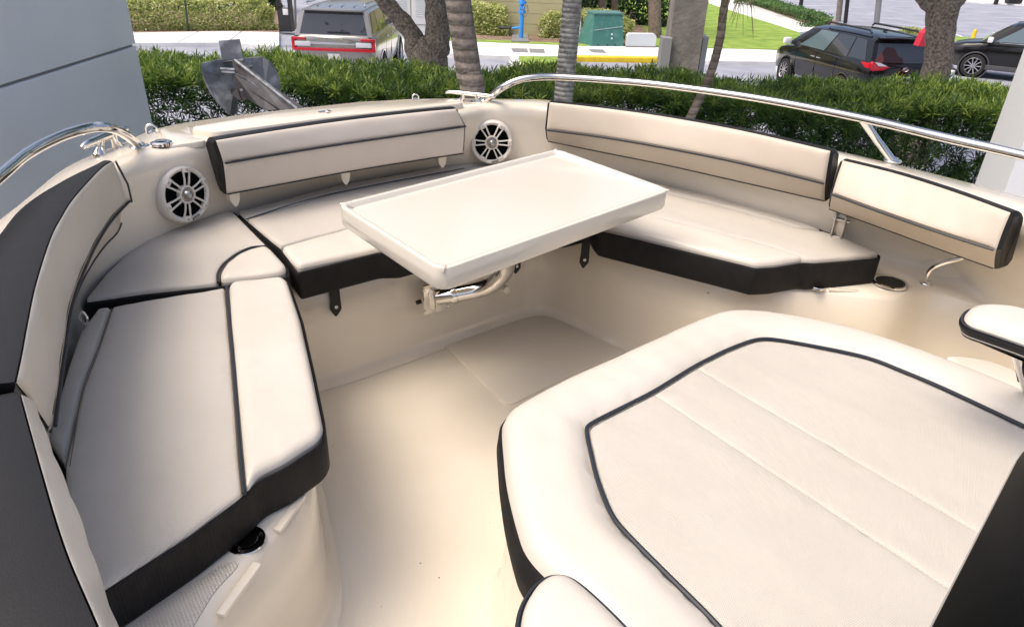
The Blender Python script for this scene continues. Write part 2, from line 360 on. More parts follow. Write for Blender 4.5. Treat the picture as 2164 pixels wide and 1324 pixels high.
# ---- speakers
def speaker(px, py, z, normal, R, rot, push=.004):
    c = P(px, py, z); nz = Vector(normal).normalized(); c = c+nz*push
    up = Vector((0, 0, 1)); x = up.cross(nz).normalized(); y = nz.cross(x)
    M = Matrix((x, y, nz)).transposed().to_4x4(); M.translation = c
    Mr = M @ Matrix.Rotation(rot, 4, 'Z')
    root = MB().lathe([(R*.99, -.05), (R, -.004), (R*.985, .004), (R*.95, .011), (R*.90, .014), (R*.84, .012), (R*.79, .006), (R*.775, -.02)], M, 56).mk('speaker', plast, boat)
    MB().lathe([(R*.80, .0045), (R*.6, .002), (R*.3, -.001), (.002, -.002)], M, 40, cap1=True).mk('cone', hole, root)
    g = MB(); g.lathe([(R*.31, .0), (R*.315, .012), (R*.30, .018), (R*.26, .018), (R*.235, .012)], M, 40)
    for k in range(6):
        a = k*math.pi/3
        A = Matrix.Rotation(a, 4, 'Z')
        for s in (-1, 1):
            pts = [Vector((R*.29, s*R*.075, .012)), Vector((R*.45, s*R*.085, .014)), Vector((R*.65, s*R*.105, .013)), Vector((R*.80, s*R*.13, .012)), Vector((R*.90, s*R*.11, .012))]
            pts = catmull(pts, 3); g.tube([Mr @ A @ p for p in pts], R*.036, 6)
        bm = MB(); bm.prism([(v.x, v.y) for v in fillet([(R*.74, -R*.13, 0), (R*.74, R*.13, 0), (R*.92, R*.12, 0), (R*.92, -R*.12, 0)], R*.05)], .004, .0175, .003)
        g.add([Mr @ A @ Vector(v) for v in bm.V], bm.F)
    g.mk('grille', plast, root)
    MB().lathe([(R*.235, .008), (R*.225, .014), (R*.19, .015), (R*.18, .018), (R*.14, .027), (R*.08, .033), (.001, .035)], M, 36, cap1=True).mk('dome', dome, root)
    for k in range(6):
        A = Matrix.Rotation(k*math.pi/3, 4, 'Z') @ Matrix.Translation((R*.84, 0, .017)); b = MB(); b.lathe([(R*.04, 0), (R*.04, .002), (R*.026, .0015), (R*.02, .0005)], Mr @ A, 12, cap1=True); b.mk('screw', steel, root)
    d = (Vector((math.sin(.18), -math.cos(.18), 0)))*R*.87
    Mb = M @ Matrix.Translation((d.x, d.y, .0145)) @ Matrix.Rotation(.25, 4, 'Z')
    b = MB(); b.box((0, 0, 0), (R*.31, R*.085, .003), None, .0008); V = [Mb @ v for v in b.V]; mk('badge', V, b.F, hole, root)
    text('FUSION', R*.085, Mb @ Matrix.Translation((0, -R*.03, .002)), plast, root, 'badge_lettering')
    return root
def text(s, size, M, mt, parent, name, ext=.0005, local=False, bold=0):
    cu = bpy.data.curves.new(name, 'FONT'); cu.body = s; cu.size = size; cu.align_x = 'CENTER'; cu.extrude = ext; cu.offset = bold
    t = bpy.data.objects.new('tmp', cu); link(t); dg = bpy.context.evaluated_depsgraph_get(); me = t.evaluated_get(dg).to_mesh()
    V = [M @ v.co for v in me.vertices]; F = [tuple(p.vertices) for p in me.polygons]; t.evaluated_get(dg).to_mesh_clear()
    bpy.data.objects.remove(t); return mk(name, V, F, mt, parent, smooth=False, local=local)
speaker(379, 408, -.775, (.90, -.43, .05), .098, math.radians(77), .024)
speaker(1038, 298, -.785, (.12, -.99, .05), .098, math.radians(60), .028)

# ---- cushions
def xy(l): return [(v.x, v.y) for v in l]
def cushion(name, label, cat, outline, z, thick, panels, pipes=(), fl=.03, body=black, stitches=()):
    o = fillet(pp(outline, z), fl); c = sum((v for v in o), Vector())/len(o)
    root = empty(name, (c.x, c.y, CZ+z-thick), label, cat)
    p = xy(o)
    if area(p) < 0: p = p[::-1]
    p = [Vector(a) for a in p]; i1 = offset(p, .004); i2 = offset(p, .012); R = [(offset(p, .012), -thick), (i1, -thick+.004), (p, -thick+.014), (p, -.016), (offset(p, .0015), -.010), (offset(p, .004), -.008), (offset(p, .009), -.018), (offset(p, .016), -.026)]
    V = [(q.x, q.y, CZ+z+h) for ring, h in R for q in ring]; n = len(p); F = []
    for i in range(len(R)-1):
        for k in range(n): F.append((i*n+k, i*n+(k+1) % n, (i+1)*n+(k+1) % n, (i+1)*n+k))
    F.append(tuple(range(n))[::-1]); F.append(tuple((len(R)-1)*n+k for k in range(n)))
    mk('cushion_side', V, F, body, root, sharp=50)
    for (pn, pl, mt, zz, rise, rad, f2) in panels:
        pillow(pn, xy(fillet(pp(pl, z), f2)), CZ+z-.012+zz, rise, rad, mt, root)
    for (pl, dz, r) in pipes:
        MB().tube(catmull(pp(pl, z+dz), 6), r, 8).mk('piping', pipem, root)
    for (pl, dz) in stitches:
        MB().tube(catmull(pp(pl, z+dz), 6), .0011, 5).mk('stitching', thread, root)
    return root
# left long cushion
C2 = [(200, 650), (233, 645), (330, 628), (475, 603), (482, 594), (600, 582), (612, 590), (640, 670), (665, 780), (686, 880), (690, 915), (676, 935), (600, 985), (545, 1010), (512, 1046), (400, 1128), (190, 1262), (125, 1080), (95, 930), (118, 850), (145, 760), (165, 700)]
c2 = cushion('seat_cushion', 'long cushion on the left seat with grey woven centre and cream outer bolster', 'cushion', C2, -.895, .105,
 [('wall_side_bolster', [(205, 653), (234, 648), (207, 730), (172, 820), (136, 975), (100, 925), (121, 850), (148, 760), (168, 702)], mesh, .001, .014, .012, .01),
  ('woven_panel', [(236, 648), (330, 631), (476, 607), (484, 690), (491, 760), (499, 860), (506, 960), (514, 1040), (400, 1122), (195, 1255), (142, 1100), (136, 985), (174, 820), (209, 730)], mesh, 0, .0145, .012, .012),
  ('bolster', [(483, 606), (492, 597), (596, 586), (607, 594), (634, 675), (658, 782), (678, 880), (683, 905), (672, 926), (598, 974), (545, 1000), (519, 1036), (511, 955), (502, 855), (494, 758), (487, 690)], vinyl, .004, .018, .022, .015)],
 [([(479, 606), (487, 690), (493, 760), (501, 860), (509, 960), (516, 1042)], .002, .0042)], .02, stitches=[([(474, 612), (481, 690), (487, 760), (495, 860), (502, 960), (510, 1042)], .004), ([(236, 652), (209, 730), (175, 820), (148, 985)], .002)])
# corner cushion
C1 = [(176, 636), (178, 627), (215, 580), (250, 545), (300, 508), (360, 482), (430, 456), (480, 443), (496, 443), (566, 512), (610, 562), (612, 578), (600, 582), (470, 600), (300, 618)]
c1 = cushion('seat_cushion', 'curved corner cushion below the left speaker with small cream end piece', 'cushion', C1, -.895, .105,
 [('woven_panel', [(180, 633), (184, 625), (220, 580), (255, 546), (304, 511), (362, 485), (430, 460), (480, 447), (494, 447), (548, 502), (565, 519), (530, 521), (498, 535), (472, 556), (460, 578), (458, 597), (300, 614)], mesh, 0, .014, .012, .01),
  ('bolster', [(466, 594), (465, 580), (477, 560), (502, 540), (532, 527), (562, 522), (571, 526), (604, 562), (604, 572), (590, 578)], vinyl, .004, .018, .02, .02)],
 [([(461, 597), (461, 578), (474, 557), (500, 537), (531, 523), (562, 520)], .003, .0042)], .012)
# bow bench cushion (hidden partly by the table)
C3 = [(500, 447), (520, 440), (700, 390), (980, 338), (1110, 312), (1150, 318), (1250, 405), (1262, 455), (1200, 470), (960, 500), (840, 530), (800, 530), (627, 572), (612, 552), (590, 522), (572, 508)]
c3 = cushion('seat_cushion', 'long cushion on the bow bench behind the table with its front edge cream over black', 'cushion', C3, -.895, .105,
 [('wall_side_bolster', [(503, 447), (520, 443), (700, 394), (980, 343), (1105, 318), (1120, 330), (980, 354), (700, 408), (520, 462)], mesh, .001, .014, .012, .008),
  ('woven_panel', [(522, 464), (700, 411), (980, 357), (1122, 333), (1165, 375), (1020, 425), (735, 482), (592, 519), (572, 504)], mesh, 0, .014, .012, .01),
  ('bolster', [(594, 524), (736, 486), (1020, 430), (1170, 380), (1235, 420), (1200, 462), (958, 494), (838, 520), (640, 562), (628, 562), (616, 551)], vinyl, .004, .018, .022, .02)],
 [([(520, 463), (700, 409.5), (980, 355.5)], .000, .0018)], .015)
# right cushion
C4 = [(1150, 322), (1275, 352), (1406, 388), (1500, 409), (1600, 438), (1700, 466), (1790, 500), (1864, 535), (1862, 541), (1790, 548), (1722, 553), (1700, 551), (1640, 561), (1598, 563), (1570, 556), (1500, 539), (1268, 484), (1256, 470), (1240, 440), (1180, 370)]
c4 = cushion('seat_cushion', 'right seat cushion with a cream bolster and angled black end beside the cup holder', 'cushion', C4, -.895, .11,
 [('wall_side_bolster', [(1160, 326), (1275, 356), (1406, 392), (1500, 413), (1600, 442), (1700, 471), (1735, 484), (1690, 480), (1590, 452), (1500, 428), (1406, 406), (1275, 372), (1175, 345)], mesh, .001, .014, .012, .008),
  ('woven_panel', [(1180, 350), (1275, 375), (1406, 409), (1500, 431), (1590, 455), (1690, 483), (1740, 489), (1785, 502), (1859, 535), (1790, 543), (1722, 548), (1703, 546), (1640, 522), (1510, 488), (1380, 455), (1240, 400)], mesh, 0, .014, .012, .01),
  ('bolster', [(1236, 404), (1378, 458), (1508, 491), (1638, 526), (1698, 546), (1640, 556), (1600, 558), (1572, 551), (1500, 534), (1274, 478), (1262, 466), (1246, 438)], vinyl, .004, .018, .022, .02)],
 [], .012)
# console lounge cushion
C5 = [(1056, 890), (1062, 872), (1082, 850), (1180, 797), (1300, 745), (1440, 682), (1500, 658), (1545, 648), (1610, 652), (1700, 665), (1840, 697), (2000, 752), (2164, 818), (2420, 930), (2500, 1500), (1600, 1700), (1420, 1500), (1300, 1360), (1180, 1230), (1108, 1160), (1088, 1100), (1066, 1010)]
IN = [(1238, 905), (1246, 893), (1380, 826), (1472, 769), (1540, 735), (1600, 713), (1640, 714), (1760, 736), (1842, 754), (1990, 815), (2164, 897), (2400, 1010), (2440, 1480), (1650, 1480), (1520, 1318), (1395, 1195), (1330, 1130), (1293, 1088), (1262, 1010)]
zc = -.875
o5 = fillet(pp(C5, zc), .05); c = sum(o5, Vector())/len(o5)
c5 = empty('sun_lounge_cushion', (c.x, c.y, CZ+zc-.12), 'large padded lounge cushion in front of the console, black piping round a woven centre', 'cushion')
p = [Vector(a) for a in xy(o5)]
if area(p) < 0: p = p[::-1]
R = [(offset(p, .02), -.13), (offset(p, .0), -.118), (offset(p, -.006), -.07), (offset(p, -.002), -.03), (offset(p, .004), -.024), (offset(p, .03), -.04)]
V = [(q.x, q.y, CZ+zc+h) for ring, h in R for q in ring]; n = len(p); F = []
for i in range(len(R)-1):
    for k in range(n): F.append((i*n+k, i*n+(k+1) % n, (i+1)*n+(k+1) % n, (i+1)*n+k))
F.append(tuple(range(n))[::-1]); F.append(tuple((len(R)-1)*n+k for k in range(n)))
mk('cushion_side', V, F, black, c5, sharp=50)
inp = fillet(pp(IN, zc), .04)
inA = np.array([(v.x, v.y) for v in inp])
# border: pillow with the outer outline; dips towards the inset panel
def dip(x, y):
    P_ = np.c_[x, y]; d = segdist(P_, [tuple(a) for a in inA]); ins = inside(P_, [tuple(a) for a in inA]); return np.where(ins, -.035, -.021*np.exp(-(d/.030)**2))
pillow('border_bolster', [tuple(a) for a in offset(p, .004)], CZ+zc-.024, .036, .05, vinyl, c5, grid_s=.014, crown=.004, ext=dip)
seamA = [P(1380, 826, zc), P(2010, 1238, zc), P(2300, 1428, zc)]; seamB = [P(1470, 770, zc), P(2070, 1118, zc), P(2350, 1280, zc)]
def split(poly, a, b, side):                          # keep one side of the line a-b
    a = Vector(a[:2]); b = Vector(b[:2]); nrm = Vector((-(b-a).y, (b-a).x)).normalized()*side; out = []
    for i in range(len(poly)):
        q, r_ = Vector(poly[i][:2]), Vector(poly[(i+1) % len(poly)][:2]); dq, dr = (q-a).dot(nrm), (r_-a).dot(nrm)
        if dq >= 0: out.append(q)
        if (dq >= 0) != (dr >= 0): out.append(q+(r_-q)*(dq/(dq-dr)))
    return out
ip = xy(inp)
if area(ip) < 0: ip = ip[::-1]
ip = [Vector(a) for a in offset([Vector(a) for a in ip], .006)]
sA = [P(1300, 773, zc), P(2010, 1238, zc)]; sB = [P(1330, 690, zc), P(2070, 1118, zc)]
ga = Vector((.0, .0012, 0))
for (pl) in (split(ip, sA[0]-ga, sA[1]-ga, -1), split(split(ip, sA[0], sA[1], 1), sB[0]-ga, sB[1]-ga, -1), split(ip, sB[0], sB[1], 1)):
    if len(pl) > 2: pillow('woven_panel', [tuple(a) for a in pl], CZ+zc-.010, .0055, .010, mesh, c5, grid_s=.03, crown=.004)
mb = MB(); mb.tube([Vector((v.x, v.y, CZ+zc-.003)) for v in inp]+[Vector((inp[0].x, inp[0].y, CZ+zc-.003))], .0048, 8); mb.mk('piping', pipem, c5)
# console moulding under the lounge
cb = [Vector(a) for a in offset(p, .015)]
mb = MB(); R = [(offset(cb, -.03), ZF-.005), (offset(cb, -.006), ZF+.03), (cb, ZF+.09), (offset(cb, .02), zc-.12), (offset(cb, .05), zc-.118)]
V = [(q.x, q.y, CZ+h) for ring, h in R for q in ring]; n = len(cb); F = []
for i in range(len(R)-1):
    for k in range(n): F.append((i*n+k, i*n+(k+1) % n, (i+1)*n+(k+1) % n, (i+1)*n+k))
F.append(tuple((len(R)-1)*n+k for k in range(n)))
mk('console_moulding', V, F, gel, boat, sharp=50)

# ---- backrests
def backrest(label, A, M_, B, back, tt, tb, mats_, N=40, tends=.02, bev=.012, top_drop=0.0, bs=1.0, pipes=True):
    """A, M_, B: 3-D curves along the foot, the piping and the top of the front face; back(i) horizontal direction away from the sitter"""
    A = resample(catmull(A, 8), N); M_ = resample(catmull(M_, 8), N); B = resample(catmull(B, 8), N)
    D = []
    for i in range(N):
        t = (B[min(i+1, N-1)]-B[max(i-1, 0)]); d = Vector((-t.y, t.x, 0)).normalized()
        if d.dot(Vector(back)) < 0: d = -d
        D.append(d)
    TT = tt if isinstance(tt, list) else [tt]*N
    rows = []
    for i in range(N):
        a, mm, b, d = A[i], M_[i], B[i], D[i]; T = TT[i]; up = Vector((0, 0, 1))
        e = .006
        rows.append([a+d*.012, mm+d*.012, b+d*.012-up*.004, b+d*.012+up*.002, b+d*.03+up*.004, b+d*(T-.02)+up*(.002-top_drop), b+d*(T-.005)+up*(-.006-top_drop), b+d*T+up*(-.02-top_drop), a+d*(tb)+up*.02, a+d*(tb-.01), a+d*.03-up*.004, a+d*.014-up*.003])
    # closed end caps
    n = len(rows[0]); V = [v for r in rows for v in r]; F = []
    def shrink(r, k, sgn):
        c = sum(r, Vector())/len(r); t = (B[1]-B[0]).normalized() if sgn < 0 else (B[-1]-B[-2]).normalized()
        return [c+(v-c)*k+t*sgn*.010 for v in r]
    rows = [shrink(rows[0], .88, -1)]+rows+[shrink(rows[-1], .88, 1)]
    V = [v for r in rows for v in r]
    for i in range(len(rows)-1):
        for j in range(n): F.append((i*n+j, (i+1)*n+j, (i+1)*n+(j+1) % n, i*n+(j+1) % n))
    F.append(tuple(range(n))); F.append(tuple((len(rows)-1)*n+k for k in range(n))[::-1])
    root = mk('backrest', V, F, blackl, boat, sharp=45); root['label'] = label
    def panel(nm, lo, hi, mt, out, rv):
        K = 12; rr = []; us = [0, .003, .008, .016, .03]+[i/(N-1) for i in range(2, N-2)]+[.97, .984, .992, .997, 1]
        LL = (hi[0]-hi[-1]).length
        for u in us:
            x = u*(N-1); i = min(int(x), N-2); f = x-i; l = lo[i].lerp(lo[i+1], f); h = hi[i].lerp(hi[i+1], f); d = D[i].lerp(D[i+1], f); H = (h-l).length; row = []
            for v in [0, .02, .06, .12, .22, .38, .5, .62, .78, .88, .94, .98, 1]:
                e = min(min(v, 1-v)*H, min(u, 1-u)*LL); t = min(1, e/rv); b = out*math.sqrt(max(0, 1-(1-t)**2))+.004*math.sin(math.pi*v)
                b = b*bs+.001*math.sin(u*37+v*3)*t
                row.append(l.lerp(h, v)-d*b+d*.010)
            rr.append(row)
        return grid(nm, rr, mt, root, sharp=70)
    panel('lower_panel', A, M_, mats_[0], .012, .012); panel('upper_panel', M_, B, mats_[1], .015, .02)
    if not pipes: return root, A, B, D
    MB().tube([m_+d*(.004-.009*bs) for m_, d in zip(M_, D)], .0036, 7).mk('piping', pipem, root)
    MB().tube([m_.lerp(b, .055)+d*(.0095-.0145*bs) for m_, b, d in zip(M_, B, D)][1:-1], .0009, 5).mk('stitching', thread, root)
    MB().tube([a+d*.004 for a, d in zip(A, D)], .0024, 7).mk('piping', pipem, root)
    return root, A, B, D
# bow bench backrest
b1, A1, B1, D1 = backrest('bow backrest with pale rose upper band between the two speakers',
  [P(482, 411, -.80), P(600, 389, -.80), P(740, 363, -.80), P(880, 340, -.80), P(980, 325, -.80)],
  [P(475, 345, -.681), P(600, 324, -.681), P(740, 302, -.681), P(880, 282, -.681), P(984, 267, -.681)],
  [P(459, 298, -.605), P(600, 275, -.605), P(740, 255, -.605), P(880, 239, -.605), P(966, 231, -.605)], (-.65, .75, 0), .075, .05, (vpink, vpink), bs=.6)
b2, A2, B2, D2 = backrest('long tan backrest along the right seat beneath the bow rail',
  [P(1157, 299, -.77), P(1270, 322, -.78), P(1400, 348, -.785), P(1560, 384, -.785), P(1740, 425, -.785)],
  [P(1154, 275, -.70), P(1270, 290, -.70), P(1400, 312, -.695), P(1560, 344, -.695), P(1741, 388, -.695)],
  [P(1160, 217, -.585), P(1270, 229, -.585), P(1400, 247, -.585), P(1560, 276, -.585), P(1752, 320, -.585)], (.6, .8, 0), .065, .05, (vtan, vtan), bs=.6)
b3, A3, B3, D3 = backrest('short tan backrest at the right above the cup holder',
  [P(1751, 442, -.80), P(1850, 478, -.80), P(1970, 522, -.80), P(2096, 567, -.80)],
  [P(1756, 410, -.70), P(1860, 448, -.70), P(1975, 488, -.70), P(2100, 528, -.70)],
  [P(1778, 340, -.60), P(1890, 368, -.60), P(2010, 406, -.60), P(2130, 450, -.60)], (.6, .8, 0), .06, .06, (vtan, vtan), bs=.6)
b4, A4, B4, D4 = backrest('tall curved backrest on the left with a wide charcoal top',
  [P(269, 440, -.79), P(254, 487, -.79), P(228, 516, -.79), P(203, 550, -.79), P(180, 590, -.79), P(160, 640, -.79), P(145, 700, -.78), P(130, 800, -.78), P(112, 911, -.775)],
  [P(274, 425, -.735), P(235, 468, -.735), P(203, 519, -.735), P(178, 573, -.735), P(162, 614, -.735), P(149, 662, -.74), P(141, 720, -.75), P(131, 790, -.755), P(117, 899, -.765)],
  [P(246, 341, -.565), P(222, 357, -.555), P(168, 417, -.55), P(140, 462, -.55), P(120, 503, -.55), P(92, 595, -.55), P(76, 677, -.55), P(64, 750, -.55), P(53, 805, -.55)], (-.9, .4, 0), [.035+.085*math.sin(min(1, (i+1)/16)*math.pi/2) for i in range(40)], .05, (vtan, vinyl), top_drop=.004, bs=.4)
MB().tube([B4[0]+D4[0]*.002, (B4[0]*.45+P(274, 425, -.735)*.55)-D4[0]*.010, P(274, 425, -.735)-D4[0]*.006, A4[0]], .003, 7).mk('piping', pipem, b4)
b5, A5, B5, D5 = backrest('near left backrest seen from above with charcoal top and thin cream edge',
  [P(84, 840, -.63), P(131, 961, -.63), P(183, 1084, -.63), P(248, 1265, -.63), P(330, 1470, -.63)],
  [P(82, 838, -.60), P(130, 961, -.60), P(182, 1084, -.60), P(247, 1265, -.60), P(328, 1470, -.60)],
  [P(63, 828, -.55), P(115, 1002, -.55), P(164, 1150, -.55), P(230, 1298, -.55), P(310, 1480, -.55)], (-.9, .3, 0), .150, .08, (vinyl, vinyl), bs=.15, pipes=False)
# backrest foot tabs
for (x, y, z, d) in ((506, 425, -.83, D1[3]), (739, 380, -.83, D1[20]), (942, 345, -.83, D1[36]), (1697, 432, -.83, D2[36]), (222, 528, -.83, D4[8])):
    c = P(x, y, z)+d*.03; t = Vector((d.y, -d.x, 0))
    f = fillet([c-t*.02+Vector((0, 0, .03)), c+t*.02+Vector((0, 0, .03)), c+t*.017+Vector((0, 0, -.008)), c+Vector((0, 0, -.032)), c-t*.017+Vector((0, 0, -.008))], .008)
    mb = MB().extr(f, d*.03); mb.mk('backrest_tab', gel, boat)

# ---- rails
def rail(name, pts, r=.0145): return MB().tube(catmull(pts, 8), r, 16).mk(name, chrome, boat, sharp=50)
def flange(c, R=.034, par=None, name='rail_flange', nrm=None):
    M = Matrix.Translation(c)
    return MB().lathe([(R, 0), (R, .004), (R*.9, .007), (R*.62, .008), (R*.55, .014), (.4*R, .016)], M, 28, cap1=True).mk(name, chrome, par or boat)
rr = rail('grab_rail', [P(1027, 213, -.627), P(1042, 200, -.59), P(1062, 185, -.545), P(1090, 171, -.515), P(1125, 164, -.50), P(1180, 163, -.497), P(1280, 169, -.495), P(1400, 180, -.493), P(1600, 208, -.491), P(1820, 250, -.49), P(2000, 292, -.488), P(2164, 329, -.486), P(2400, 390, -.485)])
flange(P(1023, 213, -.63), .03, rr)
MB().tube([P(1822, 252, -.492), P(1850, 292, -.56), P(1886, 340, -.628)], .0135, 14).mk('stanchion', chrome, rr); flange(P(1886, 341, -.633), .03, rr)
rl = rail('grab_rail', [P(-260, 640, -.49), P(-100, 455, -.487), P(0, 370, -.486), P(60, 322, -.486), P(130, 287, -.488), P(190, 270, -.493), P(225, 269, -.50), P(255, 279, -.535), P(280, 296, -.59), P(294, 309, -.628)])
flange(P(295, 311, -.63), .032, rl)
# ---- cleats, pull-up fittings
def cleat(px1, px2, z, h, name='cleat', legs=.3, rad=.008):
    a = P(*px1, z+h); b = P(*px2, z+h); d = b-a; mid = (a+b)/2; mb = MB()
    mb.tube(catmull([a-Vector((0, 0, .006)), a+d*.12, mid, b-d*.12, b-Vector((0, 0, .004))], 6), [rad*(.45+.75*math.sin(math.pi*min(1, max(0, (i+1)/26)))) for i in range(25)], 12)
    for t in (-.5, .5):
        p0 = mid+d*legs*t*.9; q0 = Vector((p0.x, p0.y, CZ+z-.005)) + d*legs*t*.5
        mb.tube([p0, p0.lerp(q0, .5)-d.normalized()*t*.01, q0], [rad*1.3, rad*1.1, rad*2.0], 12)
    return mb.mk(name, chrome, boat)
cleat((172, 309), (268, 270), -.635, .045, rad=.012)
cleat((942, 193), (1046, 204), -.628, .035, rad=.008)
M = Matrix.Translation(P(341, 302, -.612)); MB().lathe([(.033, -.006), (.033, .003), (.028, .006), (.018, .006), (.016, -.004)], M, 28).mk('rod_socket', chrome, boat); 
MB().lathe([(.018, .002), (.001, .0018)], M, 20, cap1=True).mk('socket_opening', hole, boat)
M = Matrix.Translation(P(1022, 214, -.628)+Vector((-.04, -.03, 0))); MB().lathe([(.024, -.006), (.024, .003), (.02, .005), (.012, .005), (.011, -.004)], M, 24).mk('rod_socket', chrome, boat)
for (x, y, sc) in ((320, 276, .72), (878, 207, .55)):  # chrome hoops for the pop-up chock and a small deck fitting, no lamps
    c = P(x, y, -.625); mb = MB(); mb.tube(catmull([c+Vector((-.02, -.01, -.012))*sc, c+Vector((-.022, -.01, .015))*sc, c+Vector((0, 0, .03))*sc, c+Vector((.022, .008, .015))*sc, c+Vector((.022, .01, -.012))*sc], 5), .006*sc, 10)
    mb.lathe([(.024*sc, -.015*sc), (.022*sc, -.003), (.008*sc, 0), (.001, .006*sc)], Matrix.Translation(c), 16, cap1=True); mb.mk('bow_fitting', chrome, boat)

# ---- ledge fittings
def ring(px, py, z, R, col, name, depth=.06, lip=.16, inner=hole):
    M = Matrix.Translation(P(px, py, z)); o = MB().lathe([(R, -.003), (R, .003), (R*(1-lip*.4), .006), (R*(1-lip), .004), (R*(1-lip*1.15), -.003)], M, 40).mk(name, col, boat)
    MB().lathe([(R*(1-lip*1.1), .0035), (R*(1-lip*1.15), .0025), (.001, .0018)], M, 32, cap1=True).mk('cup_well', inner, o)
    return o
wellm = mat('cup_well_steel', (.012, .010, .009), .5, .3)
# the holders stand proud of the deck by a rim; wells are dark steel
ring(1881, 597, ZD+.008, .058, chrome, 'cup_holder', inner=wellm, lip=.17)
ring(1727, 606, ZD+.003, .027, chrome, 'drain_fitting')
rg = ring(521, 1141, ZD-.001, .034, acryl, 'latch_socket', lip=.38)
MB().lathe([(.0345, -.003), (.0350, .000), (.034, .0016)], Matrix.Translation(P(521, 1141, ZD+.001)), 40).mk('trim_ring', chrome, rg)
for a in (.5, 2.6, 4.6):
    MB().lathe([(.004, .003), (.004, .0062), (.001, .0055)], Matrix.Translation(P(521, 1141, ZD+.001)+Vector((math.cos(a), math.sin(a), 0))*.026), 12, cap1=True).mk('screw', chrome, rg)
# bent support bar at right
sb = MB().tube(catmull([P(1957, 598, ZD), P(1958, 585, -.96), P(1968, 568, -.92), P(1992, 556, -.885), P(2030, 545, -.85), P(2075, 530, -.82)], 6), .0085, 12).mk('support_bar', chrome, boat); flange(P(1957, 600, ZD-.002), .022, sb)
# moulded bars on the ledges
def bar(pts, w_, h, z0):
    a, b = pts; a = P(*a, z0); b = P(*b, z0); d = (b-a); c = (a+b)/2; ang = math.atan2(d.y, d.x)
    MB().box(c, (d.length, w_, h), Matrix.Rotation(ang, 3, 'Z'), h*.42).mk('moulded_ledge_bar', gel, boat)
bar(((1575, 602), (1698, 605)), .018, .010, ZD-.003); bar(((1750, 611), (1815, 616)), .018, .010, ZD-.003)
bar(((640, 1045), (585, 1122)), .018, .010, ZD-.003); bar(((545, 1190), (465, 1300)), .018, .010, ZD-.003)
nsp = mat('ribbed_non_slip', (.70, .645, .56), .55, stripes=(70, .9, (.58, .53, .46), .0015), bump=[(90, .0006, 2)])
MB().prism(xy(fillet(pp([(250, 1345), (330, 1282), (470, 1190), (500, 1183), (507, 1192), (452, 1250), (395, 1345)], ZD+.002), .02)), CZ+ZD-.004, CZ+ZD+.003, .002).mk('non_slip_patch', nsp, boat)
# hinge bracket under short backrest
c = P(1774, 482, -.86); mb = MB(); Rz = Matrix.Rotation(-.7, 3, 'Z')
mb.box(c+Vector((-.016, .01, 0)), (.006, .03, .10), Rz, .002); mb.box(c+Vector((.012, -.01, 0)), (.006, .03, .10), Rz, .002); mb.box(c+Vector((0, .012, 0)), (.04, .005, .10), Rz, .002)
mb.tube([c+Vector((-.024, .016, .03)), c+Vector((.022, -.018, .03))], .006, 10); mb.tube([c+Vector((-.02, .012, -.035)), c+Vector((.02, -.014, -.035))], .005, 10); mb.mk('hinge_bracket', steel, boat)
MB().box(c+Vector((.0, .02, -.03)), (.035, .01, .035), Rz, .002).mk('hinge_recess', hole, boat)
# tiny snap studs & drain cap on the seat front
for (x, y, z, R) in ((1492, 624, -1.06, .004), (1077, 617, -1.17, .014), (1555, 606, -1.02, .012)):
    c = P(x, y, z); nz = Vector((-.5, -.85, 0)).normalized() if x > 1300 else Vector((.5, -.85, 0)).normalized()
    M = nz.to_track_quat('Z', 'Y').to_matrix().to_4x4(); M.translation = c-nz*.022; MB().lathe([(R, -.03), (R, .002), (R*.6, .004), (.001, .004)], M, 20, cap1=True).mk('snap_stud' if R < .01 else 'drain_cap', gel if R > .005 else steel, boat)
# pad eye by the left wall
c = P(176, 672, -.86); mb = MB(); mb.tube(catmull([c+Vector((.0, .0, -.02)), c+Vector((-.008, 0, 0)), c+Vector((0, .004, .016)), c+Vector((.010, 0, 0)), c+Vector((.004, 0, -.02))], 5), .0028, 8); mb.mk('snap_hook', chrome, boat)
# black snap straps hanging from the cushions
def strap(px, py, z, h, par, nrm, w_=.017):
    top = P(px, py, z); nz = Vector(nrm).normalized(); t = Vector((nz.y, -nz.x, 0)); c = top
    o = fillet([c-t*w_, c+t*w_, c+t*w_+Vector((0, 0, -h*.5)), c+t*w_*1.25+Vector((0, 0, -h*.75)), c+t*.004+Vector((0, 0, -h)), c-t*w_*1.1+Vector((0, 0, -h*.8)), c-t*w_+Vector((0, 0, -h*.5))], .008)
    s = MB().extr(o, nz*.003).mk('snap_strap', blackl, par)
    M = nz.to_track_quat('Z', 'Y').to_matrix().to_4x4(); M.translation = c+Vector((0, 0, -h*.70))+nz*.003; MB().lathe([(.006, 0), (.006, .002), (.001, .003)], M, 16, cap1=True).mk('stud', gelw, s)
strap(705, 598, -1.0, .125, c3, (.5, -.7, 0)); strap(1239, 503, -.955, .125, c3, (.3, -.9, 0)); strap(1093, 522, -.99, .11, c3, (.5, -.7, 0))
MB().box(P(1503, 592, -1.01), (.04, .012, .018), Matrix.Rotation(-.5, 3, 'Z'), .002).mk('rubber_buffer', blackl, boat)

